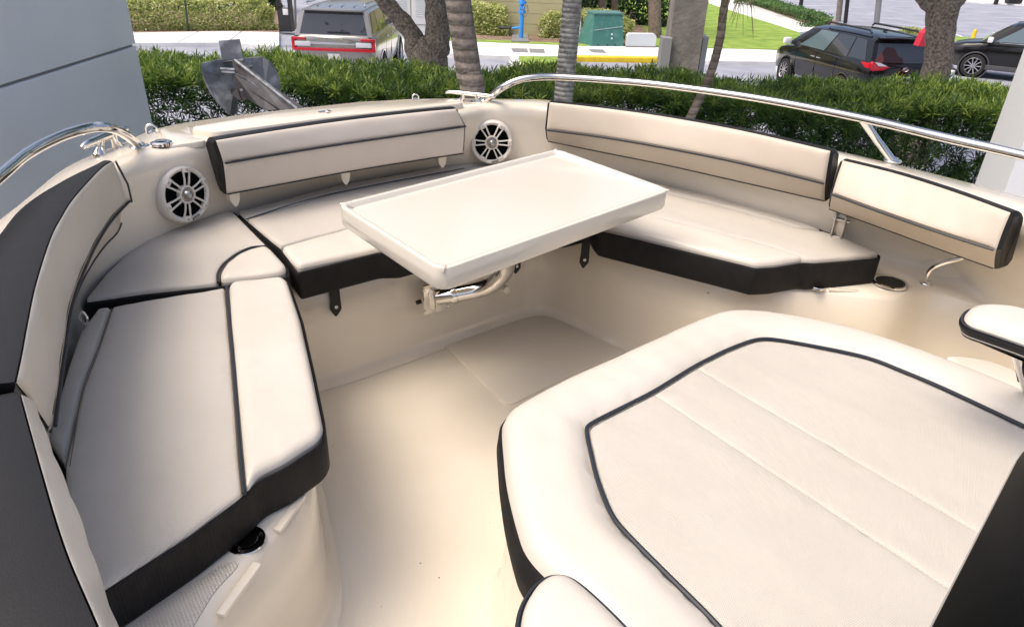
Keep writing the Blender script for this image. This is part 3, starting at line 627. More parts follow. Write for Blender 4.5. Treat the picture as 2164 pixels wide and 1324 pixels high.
# ---- bow table
ZT = -.68
tb = empty('table', P(930, 640, -1.0), 'white rectangular boat table with a raised rim, held out on a chrome arm', 'table')
TC = [P(930, 572, ZT), P(1420, 400, ZT), P(1177, 313, ZT), P(709, 430, ZT)]
tq = [Vector(a) for a in xy(TC)]
if area(tq) < 0: tq = tq[::-1]
def tr(d): return [Vector(a) for a in xy(fillet([Vector((q.x, q.y, 0)) for q in offset(tq, d)], max(.05-d, .014), 6))]
to = tr(0)
R = [(tr(.02), -.062), (tr(.004), -.06), (to, -.052), (to, -.008), (tr(.002), -.002), (tr(.008), 0), (tr(.016), 0), (tr(.020), -.003), (tr(.0245), -.013), (tr(.028), -.017), (tr(.032), -.017), (tr(.0345), -.013), (tr(.05), -.013), (tr(.10), -.013)]
V = [(q.x, q.y, CZ+ZT+h) for ring_, h in R for q in ring_]; n = len(to); F = []
for i in range(len(R)-1):
    for k in range(n): F.append((i*n+k, i*n+(k+1) % n, (i+1)*n+(k+1) % n, (i+1)*n+k))
F.append(tuple(range(n))[::-1]); cen = sum((V[(len(R)-1)*n+k] if isinstance(V[0], Vector) else Vector(V[(len(R)-1)*n+k]) for k in range(n)), Vector())/n; V.append(tuple(cen)); F += [((len(R)-1)*n+k, (len(R)-1)*n+(k+1) % n, len(V)-1) for k in range(n)]
top = mk('table_top', V, F, gelw, tb, sharp=50)
for k, tc in enumerate(TC):                            # moulded spill notches at the corners
    c = (TC[0]+TC[2])/2; d = (c-tc).normalized(); MB().tube([tc+d*.012+Vector((0, 0, -.004)), tc+d*.030+Vector((0, 0, -.004)), tc+d*.05+Vector((0, 0, -.014))], [.005, .007, .004], 12).mk('corner_spout', gelw, top)
arm = [P(925, 627, -1.125), P(960, 622, -1.11), P(1010, 612, -1.09), P(1045, 597, -1.05), P(1068, 570, -.98), P(1070, 540, -.90), P(1066, 510, -.745)]
MB().tube(catmull(arm, 8), .029, 24).mk('support_arm', chrome, tb, sharp=50)
c = P(912, 630, -1.135); dn = Vector((.62, -.78, 0)); t = Vector((.78, .62, 0)); Rm = Matrix((t, dn, Vector((0, 0, 1)))).transposed()
mb = MB(); mb.box(c+t*.015-dn*-.0+Vector((0, 0, 0)), (.10, .014, .12), Rm, .005); mb.box(c+t*.02+dn*.02, (.05, .035, .085), Rm, .008)
for a, b in ((-.035, .045), (-.035, -.045), (.06, .045), (.06, -.045)): mb.lathe([(.007, 0), (.007, .003), (.003, .001)], Matrix.Translation(c+t*(a)+dn*.007+Vector((0, 0, b))) @ dn.to_track_quat('Z', 'Y').to_matrix().to_4x4(), 12, cap1=True)
br = mb.mk('wall_bracket', chrome, tb); MB().tube([c-t*.045, c-t*.062], .008, 10).mk('locking_knob', blackl, br)
MB().lathe([(.032, -.012), (.034, 0), (.031, .012)], Matrix.Translation(arm[1]) @ (arm[2]-arm[1]).to_track_quat('Z', 'Y').to_matrix().to_4x4(), 24).mk('arm_collar', chrome, tb)
MB().lathe([(.075, 0), (.075, .02), (.05, .03)], Matrix.Translation(arm[-1]+Vector((0, 0, -.02))), 28, cap1=True).mk('table_socket', steel, tb)

# ---- helm: arm rests, white top, smoked screen
def armrest(name, label, outline, z, thick, par, pipe=True, black_side=True):
    o = [Vector(a) for a in xy(fillet(pp(outline, z), .05))]
    if area(o) < 0: o = o[::-1]
    R = [(offset(o, .03), -thick), (offset(o, .006), -thick+.01), (offset(o, -.003), -thick+.03), (offset(o, -.002), -.03), (offset(o, .003), -.018), (offset(o, .02), -.016)]
    V = [(q.x, q.y, CZ+z+h) for r_, h in R for q in r_]; n = len(o); F = []
    for i in range(len(R)-1):
        for k in range(n): F.append((i*n+k, i*n+(k+1) % n, (i+1)*n+(k+1) % n, (i+1)*n+k))
    F.append(tuple(range(n))[::-1]); F.append(tuple((len(R)-1)*n+k for k in range(n)))
    r = mk(name, V, F, blackl, par, sharp=55)
    if label: r['label'] = label
    pillow('top_pad', [tuple(a) for a in offset(o, .003)], CZ+z-.02, .022, .03, vinyl, r, grid_s=.015, crown=.003)
    MB().tube([Vector((v.x, v.y, CZ+z-.019)) for v in offset(o, .0)]+[Vector((offset(o, 0)[0].x, offset(o, 0)[0].y, CZ+z-.019))], .0022, 6).mk('piping', pipem, r)
    return r
ar = armrest('armrest', 'black and white arm rest at the right edge on a chrome post', [(2036, 655), (2050, 636), (2090, 632), (2150, 640), (2240, 668), (2350, 730), (2350, 790), (2200, 722), (2100, 688), (2050, 672)], -.60, .055, boat)
armrest('armrest', 'cream padded arm rest at the bottom edge over the lounge', [(1092, 1324), (1100, 1262), (1128, 1216), (1160, 1194), (1195, 1193), (1225, 1207), (1280, 1255), (1350, 1325), (1480, 1480), (1300, 1700), (1080, 1500)], -.66, .05, boat)
MB().tube(catmull([P(2160, 715, -.655), P(2150, 745, -.72), P(2160, 790, -.80), P(2185, 860, -.9)], 5), .010, 12).mk('armrest_post', chrome, ar)
MB().extr([P(2136, 728, -.70), P(2175, 735, -.70), P(2185, 820, -.83), P(2150, 806, -.83)], Vector((.01, .01, 0))).mk('post_shroud', acryl, ar)
# white console wing behind the lounge cushion
wing = [Vector(a) for a in xy(fillet(pp([(1990, 748), (2030, 747), (2090, 757), (2148, 778), (2175, 800), (2300, 900), (2100, 900)], -.93), .05))]
MB().prism([(v.x, v.y) for v in wing], CZ-1.3, CZ-.93, .015).mk('console_wing', gelw, boat)
# smoked screen on the console: a tilted slab with one rounded corner
a = P(2164, 948, -.42); b = P(1968, 1330, -.34)
pl = [P(2160, 957, -.42), P(2150, 974, -.416), P(1966, 1330, -.34), P(1900, 1470, -.31), P(2500, 1600, -.26), P(2700, 1180, -.36), P(2210, 952, -.43), P(2172, 946, -.424)]
nrm = (pl[2]-pl[0]).cross(pl[4]-pl[2]).normalized(); nrm = nrm if nrm.z > 0 else -nrm
c0 = pl[0]; pl = [q_-nrm*((q_-c0).dot(nrm)) for q_ in pl]
sc = MB().extr(pl, -nrm*.006).mk('smoked_windscreen', acryl, boat, smooth=False)
ed = MB(); ed.tube([q_-nrm*.003 for q_ in pl[:4][::-1]]+[pl[0]-nrm*.003, pl[7]-nrm*.003, pl[6]-nrm*.003][1:], .0028, 8); ed.mk('screen_edge', acryle, sc)

# ================================================================ ANCHOR
Y = 3.35
an = empty('anchor', P(600, 232, -.64), 'grey galvanised plough anchor standing up on the bow in front of the hedge', 'anchor')
def T(px, py, y=Y): return PD(px, py, y)
def plate(l, d, nm, mt, y=None, par=None):
    return MB().extr([T(*q_) for q_ in l], Vector(d)).mk(nm, mt, par or an, smooth=False)
bl = catmull([T(424, 135, 3.42), T(428, 160, 3.40), T(440, 190, 3.38), T(458, 215, 3.36), T(483, 243, 3.35)], 4)
left = bl+[T(500, 240, 3.48), T(499, 205, 3.50), T(494, 170, 3.52), T(491, 126, 3.55), T(455, 128, 3.48)]
MB().extr(left, Vector((.004, .010, .003))).mk('fluke', galv, an, smooth=False)
brt = catmull([T(555, 121, 3.66), T(572, 133, 3.66), T(585, 152, 3.66), T(592, 175, 3.64), T(594, 205, 3.62)], 4)
right = brt+[T(592, 222, 3.60), T(560, 190, 3.58), T(520, 160, 3.56), T(497, 140, 3.55), T(492, 126, 3.56)]
MB().extr(right[::-1], Vector((-.003, .010, .003))).mk('fluke', galv, an, smooth=False)
plate([(462, 87, 3.56), (506, 84, 3.58), (513, 123, 3.56), (469, 126, 3.54)], (0, .008, .002), 'tail_plate', galv)
plate([(455, 120, 3.56), (470, 127, 3.55), (514, 124, 3.56), (514, 128, 3.52), (468, 131, 3.50)], (0, .004, -.006), 'tail_plate_fold', galv)
MB().extr([T(490, 128, 3.50), T(500, 128, 3.50), T(540, 165, 3.36), T(632, 228, 3.05), T(628, 246, 3.03), T(592, 232, 3.10), T(525, 188, 3.34), T(495, 158, 3.48)], Vector((.018, .012, .0))).mk('shank', galvd, an, smooth=False)
MB().tube([T(497, 128, 3.49), T(545, 166, 3.36), T(629, 231, 3.05)], .009, 6).mk('shank_spine', galv, an)
plate([(493, 155, 3.46), (520, 168, 3.40), (560, 198, 3.26), (595, 232, 3.12), (560, 233, 3.16), (545, 222, 3.24), (523, 209, 3.34), (510, 213, 3.38), (496, 200, 3.44)], (-.004, .006, 0), 'roller_cheek', galvd)
MB().tube([T(497, 155, 3.45), T(522, 167, 3.39), T(561, 198, 3.25), T(598, 236, 3.10)], .0035, 8).mk('cheek_edge', chrome, an)
MB().tube([T(533, 152, 3.44), T(570, 180, 3.28), T(627, 234, 3.07)], .0035, 8).mk('cheek_edge', chrome, an)
MB().extr([T(536, 152, 3.45), T(571, 180, 3.30), T(627, 234, 3.09), T(600, 232, 3.12), T(560, 190, 3.30)], Vector((.004, .004, 0))).mk('roller_cheek', galvd, an, smooth=False)
for l in ([(467, 146, 3.47), (497, 148, 3.46)], [(469, 153, 3.46), (497, 154, 3.46)], [(517, 143, 3.50), (533, 141, 3.52)], [(517, 149, 3.50), (534, 149, 3.52)]): MB().tube([T(*l[0]), T(*l[1])], .0075, 8).mk('hinge_pin', galv, an)
MB().extr([T(486, 188, 3.40), T(500, 186, 3.40), T(510, 213, 3.36), T(500, 208, 3.38), T(489, 200, 3.40)], Vector((0, .006, 0))).mk('hinge_lug', galvd, an, smooth=False)
MB().tube([T(508, 190, 3.37), T(510, 190, 3.34)], .006, 8).mk('bolt', steel, an)

# ================================================================ SURROUNDINGS
def M2(*a, **k): return mat(*a, **k)
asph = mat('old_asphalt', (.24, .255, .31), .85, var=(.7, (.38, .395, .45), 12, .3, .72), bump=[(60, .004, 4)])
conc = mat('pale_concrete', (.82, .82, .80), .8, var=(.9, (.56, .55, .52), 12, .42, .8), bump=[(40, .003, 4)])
grassm = mat('lawn', (.15, .29, .03), .9, var=(1.6, (.36, .46, .09), 12, .3, .72), bump=[(30, .04, 5)])
mulch = mat('mulch', (.20, .13, .085), .95, var=(8, (.34, .26, .19), 8, .4, .65), bump=[(20, .05, 4)])
khaki = mat('khaki_wall_paint', (.50, .46, .27), .8, var=(1, (.45, .41, .24), 4, .4, .7), bump=[(30, .004, 3)])
whitep = mat('white_paint', (.80, .80, .80), .5, bump=[(60, .001, 2)])
wallm = mat('pale_blue_grey_render', (.86, .88, .95), .4, var=(.9, (.72, .74, .80), 9, .35, .8), bump=[(50, .001, 2)])
yellow = mat('yellow_kerb_paint', (.82, .58, .02), .6, var=(5, (.7, .47, .03), 6, .4, .7))
bark = mat('oak_bark', (.12, .095, .07), .95, var=(24, (.30, .25, .20), 10, .38, .62), bump=[(14, .08, 8), (55, .02, 6)])
palmb = mat('palm_trunk_bark', (.20, .165, .135), .9, var=(22, (.33, .28, .24), 7, .35, .65), bump=[(40, .012, 5)], bands=(4.2, (.10, .08, .065), .01))
greenm = mat('green_enamel', (.05, .17, .145), .45, var=(6, (.09, .22, .19), 5, .5, .7))
lightp = mat('pale_plastic', (.62, .66, .68), .5)
bluep = mat('blue_paint', (.04, .30, .80), .45); redp = mat('red_paint', (.62, .03, .06), .5); blackp = mat('black_plastic', (.02, .02, .022), .5)
woodp = mat('weathered_post', (.20, .18, .155), .9, var=(6, (.28, .26, .23), 6, .4, .7), bump=[(20, .01, 4)])
linem = mat('white_line_paint', (.78, .79, .80), .7)
greyp = mat('grey_metal', (.30, .30, .30), .5, .3)

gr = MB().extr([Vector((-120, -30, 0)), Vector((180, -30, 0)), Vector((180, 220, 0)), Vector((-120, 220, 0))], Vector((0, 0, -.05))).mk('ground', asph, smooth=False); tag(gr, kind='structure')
def sheet(name, l, h, mt, kind='structure', base=-.01, bev=0.0, z=None):
    p = xy([G(a, b, h) for a, b in l]); o = MB().prism(p, base, h, bev).mk(name, mt, smooth=False)
    if kind: tag(o, kind=kind)
    return o
# near lawn strip beneath the hedge
o = MB().prism([(-7, 3.9), (9, 3.9), (9, 8.2), (-7, 8.2)], -.01, .03).mk('grass_verge', grassm, smooth=False); tag(o, kind='structure')
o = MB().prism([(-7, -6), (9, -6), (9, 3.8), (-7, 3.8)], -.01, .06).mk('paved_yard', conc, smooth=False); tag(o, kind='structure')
# far kerb and pavement
pl1 = [(-40, 96), (290, 90), (480, 89), (590, 98), (590, 68), (480, 66), (280, 69), (-40, 74)]
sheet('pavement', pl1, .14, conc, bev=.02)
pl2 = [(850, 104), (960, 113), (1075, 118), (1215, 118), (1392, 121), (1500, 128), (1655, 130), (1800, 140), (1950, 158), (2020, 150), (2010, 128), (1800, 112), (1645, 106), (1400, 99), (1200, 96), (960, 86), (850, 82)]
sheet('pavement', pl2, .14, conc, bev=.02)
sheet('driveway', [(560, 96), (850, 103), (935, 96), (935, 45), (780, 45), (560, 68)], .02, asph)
sheet('lawn', [(940, 85), (1200, 95), (1245, 97), (1245, 84), (1190, 82), (1080, 74), (940, 70)], .16, grassm)
sheet('planting_bed', [(985, 82), (1245, 93), (1400, 95), (1400, 20), (1180, 15), (985, 68)], .165, mulch)
sheet('lawn', [(1385, 98), (1645, 104), (1700, 100), (1690, 68), (1500, 8), (1480, -45), (1180, -45), (1180, 10), (1340, 25)], .17, grassm)
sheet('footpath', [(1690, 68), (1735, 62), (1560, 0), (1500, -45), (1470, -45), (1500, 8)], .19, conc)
sheet('lawn', [(1735, 62), (1760, 66), (1770, 45), (1600, -10), (1560, -45), (1510, -45), (1560, 0)], .185, mulch)
sheet('planting_bed', [(-40, 74), (590, 67), (590, 20), (-40, 10)], .13, mulch)
isl = sheet('grass_island', [(1095, 118), (1215, 121), (1218, 134), (1160, 142), (1100, 136), (1090, 126)], .15, grassm)
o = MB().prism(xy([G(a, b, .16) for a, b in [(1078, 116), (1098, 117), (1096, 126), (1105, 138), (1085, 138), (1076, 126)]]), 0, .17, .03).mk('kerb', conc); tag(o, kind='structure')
yk = [G(1215, 117, .15), G(1392, 120, .15), G(1392, 123, .15), G(1215, 120, .15)]
o = MB().prism([(a.x, a.y-.02) for a in (yk[0], yk[1])]+[(a.x, a.y-.45) for a in (yk[1], yk[0])], 0, .165, .03).mk('yellow_kerb', yellow); tag(o, 'bright yellow painted kerb in front of the green utility box', 'kerb')
sheet('leaf_litter', [(1000, 113), (1078, 120), (1078, 126), (985, 119)], .02, mulch)
for l, nm in (([(1080, 102), (1114, 103), (1116, 111), (1084, 110)], 1), ([(1118, 103), (1149, 104), (1152, 112), (1120, 111)], 2), ([(1243, 104), (1274, 105), (1282, 112), (1252, 111)], 3)):
    c = sum((G(a, b, .145) for a, b in l), Vector())/4; o = MB().extr([G(a, b, .146) for a, b in l], Vector((0, 0, .006))).mk('drain_grate', greyp, loc=c, smooth=False)
    tag(o, {1: 'left one of the paired rectangular drain grates in the kerb pavement', 2: 'right one of the paired rectangular drain grates in the kerb pavement', 3: 'single brown drain grate in front of the green utility box'}[nm], 'drain grate')
# kerb joints as thin grooves in the pavement
for l in ([(420, 66), (375, 89)], [(510, 66), (480, 88)]):
    o = MB().extr([G(l[0][0], l[0][1], .141), G(l[0][0]+3, l[0][1], .141), G(l[1][0]+3, l[1][1], .141), G(l[1][0], l[1][1], .141)], Vector((0, 0, .002))).mk('pavement_joint', greyp, smooth=False); tag(o, kind='structure')
# parking lot at upper right: lines, kerb, grass
def line(a, b, w_=.12):
    a = G(*a, .004); b = G(*b, .004); d = (b-a).normalized(); n_ = Vector((-d.y, d.x, 0))*w_/2
    o = MB().extr([a+n_, a-n_, b-n_, b+n_], Vector((0, 0, .004))).mk('parking_line', linem, smooth=False); tag(o, kind='structure')
for a, b in (((1700, 12), (1775, 13)), ((1700, 25), (1800, 20)), ((1722, 23), (1850, 30)), ((1620, 2), (1700, 4)), ((1690, -6), (1790, -4)), ((2000, 14), (2164, 18)), ((2040, 24), (2164, 27)), ((2100, 37), (2164, 39)), ((2020, 5), (2164, 7)), ((1860, 48), (1985, 60)), ((1880, 62), (1960, 70)), ((1985, 60), (2080, 95)), ((1862, 38), (1885, 40))): line(a, b)
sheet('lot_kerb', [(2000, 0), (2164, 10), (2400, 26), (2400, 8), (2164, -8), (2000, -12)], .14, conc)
sheet('lawn', [(2010, -14), (2164, -8), (2400, 8), (2400, -30), (2010, -40)], .16, grassm)
sheet('lawn', [(1925, 76), (2010, 76), (2164, 88), (2300, 100), (2300, 112), (2164, 104), (2012, 90), (1925, 92)], .15, grassm)
sheet('lawn', [(1640, 152), (1640, 140), (1985, 140), (2015, 120), (2015, 105), (1990, 105), (1985, 130)], .02, conc)

# ---- foliage makers
def leaf_mesh(C, N_, size, asp=.5, tone=None, bend=0.0):
    """one folded leaf per row: base, two sides, tip"""
    n = len(C); a = np.cross(N_, rng.normal(size=(n, 3))); a /= np.linalg.norm(a, axis=1)[:, None]; b = np.cross(N_, a)
    s = (size*(.7+.6*rng.random(n)))[:, None] if np.ndim(size) == 0 else size[:, None]
    V = np.stack([C-a*s*.5, C-b*s*asp*.5+N_*s*.08, C+a*s*.5, C+b*s*asp*.5+N_*s*.08], 1).reshape(-1, 3)
    F = np.arange(4*n).reshape(n, 4); t = np.repeat(rng.random(n) if tone is None else tone, 4); return V, F, t
def rosette_hedge(C, AX, size, nl, tone):
    """whorls of narrow leaves round the shoot axis AX"""
    n = len(C); AX = AX/np.linalg.norm(AX, axis=1)[:, None]; h = np.cross(AX, rng.normal(size=(n, 3))); h /= np.linalg.norm(h, axis=1)[:, None]; k = np.cross(AX, h)
    Vs = []; ts = []
    for j in range(nl):
        th = 2.4*j+rng.random(n)*.5; el = (.15+1.0*(j/nl))+rng.normal(size=n)*.15
        d = (h*np.cos(th)[:, None]+k*np.sin(th)[:, None])*np.cos(el)[:, None]+AX*np.sin(el)[:, None]
        s = (size*(.75+.5*rng.random(n)))[:, None]; base = C+AX*(s*.35*j/nl); side = np.cross(d, AX); side /= np.linalg.norm(side, axis=1)[:, None]+1e-9
        w_ = s*.06; mid = base+d*s*.5+AX*s*.03; tip = base+d*s-AX*s*.10
        Vs.append(np.stack([base, mid+side*w_, tip, mid-side*w_], 1)); ts.append(np.clip(tone+.22*(j/nl-.4)+rng.normal(size=n)*.05, 0, 1))
    V = np.concatenate(Vs).reshape(-1, 3); t = np.repeat(np.concatenate(ts), 4); F = np.arange(len(V)).reshape(-1, 4); return V, F, t
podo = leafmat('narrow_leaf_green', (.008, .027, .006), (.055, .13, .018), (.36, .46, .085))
# the long hedge right behind the boat
n = 27000; HX0, HX1, HY0, HY1, HT = -4.6, 6.6, 5.35, 6.65, CZ-.985
x = rng.uniform(HX0, HX1, n); u = rng.random(n)
y = np.where(u < .45, HY0+.03+rng.random(n)**2*.35, rng.uniform(HY0, HY1, n)); 
topf = rng.random(n); z = np.where(u < .45, .35+topf*(HT-.35), np.where(u < .86, HT-np.abs(rng.normal(size=n))*.09-.02, rng.uniform(.3, HT, n)))
z = z+.03*np.sin(x*2.1)*(z > HT-.3)+.025*np.sin(x*5.3+y*3)*(z > HT-.3); y = y+.07*np.sin(x*3.7+z*4)*(y < HY0+.4)
# thin patches where daylight shows
gap = (np.sin(x*4.3+z*2.9)+np.sin(x*2.3-z*6.1+1) > 1.25) & (z < HT-.35); keep = ~(gap & (rng.random(n) < .75)); x, y, z = x[keep], y[keep], z[keep]; n = len(x)
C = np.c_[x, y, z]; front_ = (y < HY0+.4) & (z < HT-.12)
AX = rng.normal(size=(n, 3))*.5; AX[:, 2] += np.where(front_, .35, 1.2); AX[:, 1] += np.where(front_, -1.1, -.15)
tone = np.clip(np.where(front_, .02, .10)+np.where(front_, .42, .40)*rng.random(n)**1.6+np.clip((z-(HT-.20))/.2, 0, 1)*(.20+.42*rng.random(n)), 0, 1)  # front shoots toned darker as painted shade; paler top is new growth
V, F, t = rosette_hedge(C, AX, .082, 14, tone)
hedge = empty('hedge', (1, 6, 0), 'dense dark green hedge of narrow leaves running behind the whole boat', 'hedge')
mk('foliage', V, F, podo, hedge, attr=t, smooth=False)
mb = MB()
for i in range(46):
    x0 = HX0+.2+i*.24; y0 = 6.05+random.uniform(-.25, .25)
    for k in range(4):
        xx = x0+random.uniform(-.25, .25); mb.tube([(x0, y0, .0), (x0+(xx-x0)*.4, y0+random.uniform(-.1, .1), .8), (xx, y0+random.uniform(-.4, .4), 1.9)], [.02, .013, .005], 5)
mb.mk('stems', bark, hedge)

# variegated clipped hedges in the distance
vari = leafmat('variegated_leaf', (.14, .22, .04), (.52, .56, .18), (.85, .84, .50), .6)
darkl = leafmat('dark_shrub_leaf', (.012, .035, .010), (.04, .10, .025), (.12, .24, .05))
def shrub(label, corners, h, n, lm, name='clipped_hedge', size=.085, group=None, toneb=.5, rnd=.25, z0=.05):
    """rounded box of leaves over the ground quadrilateral corners"""
    q = [Vector((c.x, c.y, 0)) for c in corners]; c0 = sum(q, Vector())/4
    root = empty(name, (c0.x, c0.y, .12), label, 'hedge', group)
    a = rng.random(n); b = rng.random(n); zz = rng.random(n); u = rng.random(n)
    a = np.where(u < .12, rng.random(n)*.04, a); a = np.where((u > .12) & (u < .24), 1-rng.random(n)*.04, a)
    b = np.where((u >= .24) & (u < .66), rng.random(n)**2*.25, b); zz = np.where(u >= .66, 1-rng.random(n)**2*.12, zz)
    sh = 1-rnd*np.clip(zz-.55, 0, 1)**2*2.5
    aa = .5+(a-.5)*sh*(.93+.07*np.sin(zz*9+b*7)); bb = .5+(b-.5)*sh
    Q = [np.array(v) for v in q]; Pn = ((1-aa)[:, None]*(1-bb)[:, None]*Q[0]+aa[:, None]*(1-bb)[:, None]*Q[1]+aa[:, None]*bb[:, None]*Q[2]+(1-aa)[:, None]*bb[:, None]*Q[3])
    Pn[:, 2] = z0+zz*h*(1+.05*np.sin(Pn[:, 0]*2.7)+.04*np.sin(Pn[:, 0]*7+Pn[:, 1]*3)); Pn += rng.normal(size=Pn.shape)*.05
    lump = .5+.25*np.sin(Pn[:, 0]*3.1+Pn[:, 2]*5)+.25*np.sin(Pn[:, 0]*7.7-Pn[:, 2]*9)
    Nn = rng.normal(size=(n, 3)); Nn[:, 2] += .9; Nn[:, 1] -= .5; Nn /= np.linalg.norm(Nn, axis=1)[:, None]
    V, F, t = leaf_mesh(Pn, Nn, size, .62, np.clip(toneb+(.35*(lump-.5))+rng.normal(size=n)*.22, 0, 1))
    mk('foliage', V, F, lm, root, attr=t, smooth=False)
    return root
def quad(px0, px1, pxb, depth):                        # front edge on the ground and a depth away from the viewer
    a = G(*px0, .13); b = G(*px1, .13); d = Vector((-(b-a).y, (b-a).x, 0)).normalized()
    if d.y < 0: d = -d
    return [a, b, b+d*depth, a+d*depth]
shrub('long clipped yellow-green hedge behind the far left pavement', quad((230, 66), (588, 64), 0, 2.2), 1.15, 26000, vari, toneb=.5)
shrub('clipped yellow-green bush between the leaning palm and the blue pipe', quad((975, 74), (1072, 79), 0, 1.3), 1.15, 8500, vari, toneb=.5, rnd=.5)
shrub('wide clipped yellow-green bush behind the ringed palm and green box', quad((1140, 82), (1342, 88), 0, 1.5), 1.05, 14000, vari, toneb=.5, rnd=.5)
shrub('dark green shrub mass behind the utility boxes', quad((1200, 40), (1400, 60), 0, 4.5), 1.5, 12000, darkl, 'shrub_bank', .14, toneb=.35)
shrub('dark shrubs behind the far left clipped hedge', quad((230, 22), (600, 22), 0, 3), 2.4, 16000, darkl, 'shrub_bank', .15, toneb=.4)
shrub('low bright green shrub row between the footpath and the parking lot', quad((1590, 10), (1765, 64), 0, 1.6), .75, 9000, darkl, 'shrub_row', .12, toneb=.7)
shrub('small light green bush behind the black minivan next to the red fitting', quad((1905, 88), (1945, 90), 0, .8), .6, 1500, vari, 'bush', .08, toneb=.35)

# ---- trees
def trunk(mb, pts, radii, n=12, rough=.0):
    cp = catmull(pts, 6); N_ = len(cp); rr_ = np.interp(np.linspace(0, 1, N_), np.linspace(0, 1, len(radii)), radii)
    base = len(mb.V); mb.tube(cp, [float(r_) for r_ in rr_], n)
    if rough:
        for i in range(base, len(mb.V)):
            v = mb.V[i]; k = math.sin(v.z*9+v.x*31)*math.cos(v.x*17+v.z*5)+.5*math.sin(v.z*23+v.y*19); ax = cp[min(N_-1, (i-base)//n)]; mb.V[i] = v+(v-ax)*rough*k
def ringed(pts, radii, ring_h, depth, n=18):
    cp = resample(catmull(pts, 8), int(sum((Vector(pts[i+1])-Vector(pts[i])).length for i in range(len(pts)-1))/(ring_h/4))); N_ = len(cp)
    rr_ = np.interp(np.linspace(0, 1, N_), np.linspace(0, 1, len(radii)), radii); jit = [random.uniform(-.5, .5) for _ in range(N_)]
    return MB().tube(cp, [float(r_)+depth*((i % 4) == 0)+depth*.35*jit[i] for i, r_ in enumerate(rr_)], n)
def fronds(root, top, n, L, mt, seed):
    random.seed(seed); mb = MB()
    for k in range(n):
        a = 2*math.pi*k/n+random.uniform(-.2, .2); d = Vector((math.cos(a), math.sin(a), 0)); el = random.uniform(.2, .9)
        pts = [top+d*L*t*math.cos(el*.7)+Vector((0, 0, L*(t*math.sin(el)-.75*t*t))) for t in (0, .25, .5, .75, 1)]; mb.tube(pts, [.02, .015, .012, .008, .004], 5)
        cp = catmull(pts, 6); s = Vector((-d.y, d.x, 0))
        for i, p_ in enumerate(cp[3:]):
            for sg in (-1, 1):
                q_ = p_+s*sg*.42+Vector((0, 0, -.22))+d*.12; mb.add([p_, p_+d*.035, q_], [(0, 1, 2)])
    mb.mk('crown', mt, root, smooth=False)
frondm = mat('frond_green', (.05, .12, .025), .5)
def on(px, py, y): return PD(px, py, y)
# ringed palm left of the bow rail, in front of the hedge
a = on(1003, 260, 4.9); b = on(990, 150, 4.95); c = on(968, 0, 5.0); d = (c-a); 
pts = [Vector((a.x+.12, 4.9, 0)), a, b, c, c+d*1.2, c+d*2.6]
pr = empty('palm_tree', pts[0], 'thick brown leaning palm trunk just left of the bow rail', 'palm')
ringed(pts, [.115, .10, .088, .085, .085, .08], .085, .0008).mk('trunk', palmb, pr); fronds(pr, pts[-1], 14, 1.9, frondm, 3)
a = on(1190, 215, 5.0); b = on(1200, 110, 5.0); c = on(1210, 0, 5.0); d = c-a
pts = [Vector((a.x-.06, 5.0, 0)), a, b, c, c+d*1.4, c+d*3.2]
palmg = mat('grey_palm_bark', (.21, .20, .185), .9, var=(26, (.42, .41, .38), 7, .35, .65), bump=[(40, .01, 5)], bands=(10, (.10, .095, .085), .006))
pr = empty('palm_tree', pts[0], 'slim grey palm trunk with close rings behind the rail, right of the thick brown palm', 'palm')
ringed(pts, [.085, .078, .070, .064, .062, .06], .035, .0016).mk('trunk', palmg, pr); fronds(pr, pts[-1], 14, 1.8, frondm, 4)
a = on(1462, 243, 4.6); b = on(1500, 160, 4.7); c = on(1533, 0, 4.9); d = c-b
pts = [Vector((a.x-.45, 4.5, 0)), a-(b-a)*1.5, a, b, on(1522, 80, 4.8), c, c+d*1.4, c+d*2.8]
pr = empty('palm_tree', pts[0], 'thin dark curved palm stem with dry brown strands, crossing the rail', 'palm')
palmd = mat('dark_palm_bark', (.095, .075, .058), .9, var=(10, (.20, .17, .14), 6, .4, .65), bump=[(14, .01, 5)], bands=(7, (.04, .03, .022), .006))
ringed(pts, [.045, .040, .035, .027, .025, .025], .06, .002).mk('trunk', palmd, pr); fronds(pr, pts[-1], 10, 1.3, frondm, 5)
mb = MB(); random.seed(11); c = on(1545, 0, 4.85)
for k in range(16):
    s = c+Vector((random.uniform(-.02, .05), 0, .1)); e = s+Vector((random.uniform(-.12, .15), random.uniform(-.05, .05), -random.uniform(.12, .42))); mb.tube([s, s.lerp(e, .5)+Vector((.02, 0, .02)), e], [.004, .003, .0012], 4)
mb.mk('dry_strands', mat('dry_straw', (.26, .20, .13), .9), pr)

def crown(root, c, R, n, lm, size=.16, mt=bark):
    k = rng.normal(size=(26, 3)); k /= np.linalg.norm(k, axis=1)[:, None]; cl = np.array(c)+k*np.array(R)*(.35+.6*rng.random(26))[:, None]
    idx = rng.integers(0, 26, n); Pn = cl[idx]+rng.normal(size=(n, 3))*np.array(R)*.16; Nn = rng.normal(size=(n, 3)); Nn[:, 2] += .7; Nn /= np.linalg.norm(Nn, axis=1)[:, None]
    V, F, t = leaf_mesh(Pn, Nn, size, .5, np.clip(.4+rng.normal(size=n)*.2, 0, 1)); mk('crown', V, F, lm, root, attr=t, smooth=False)
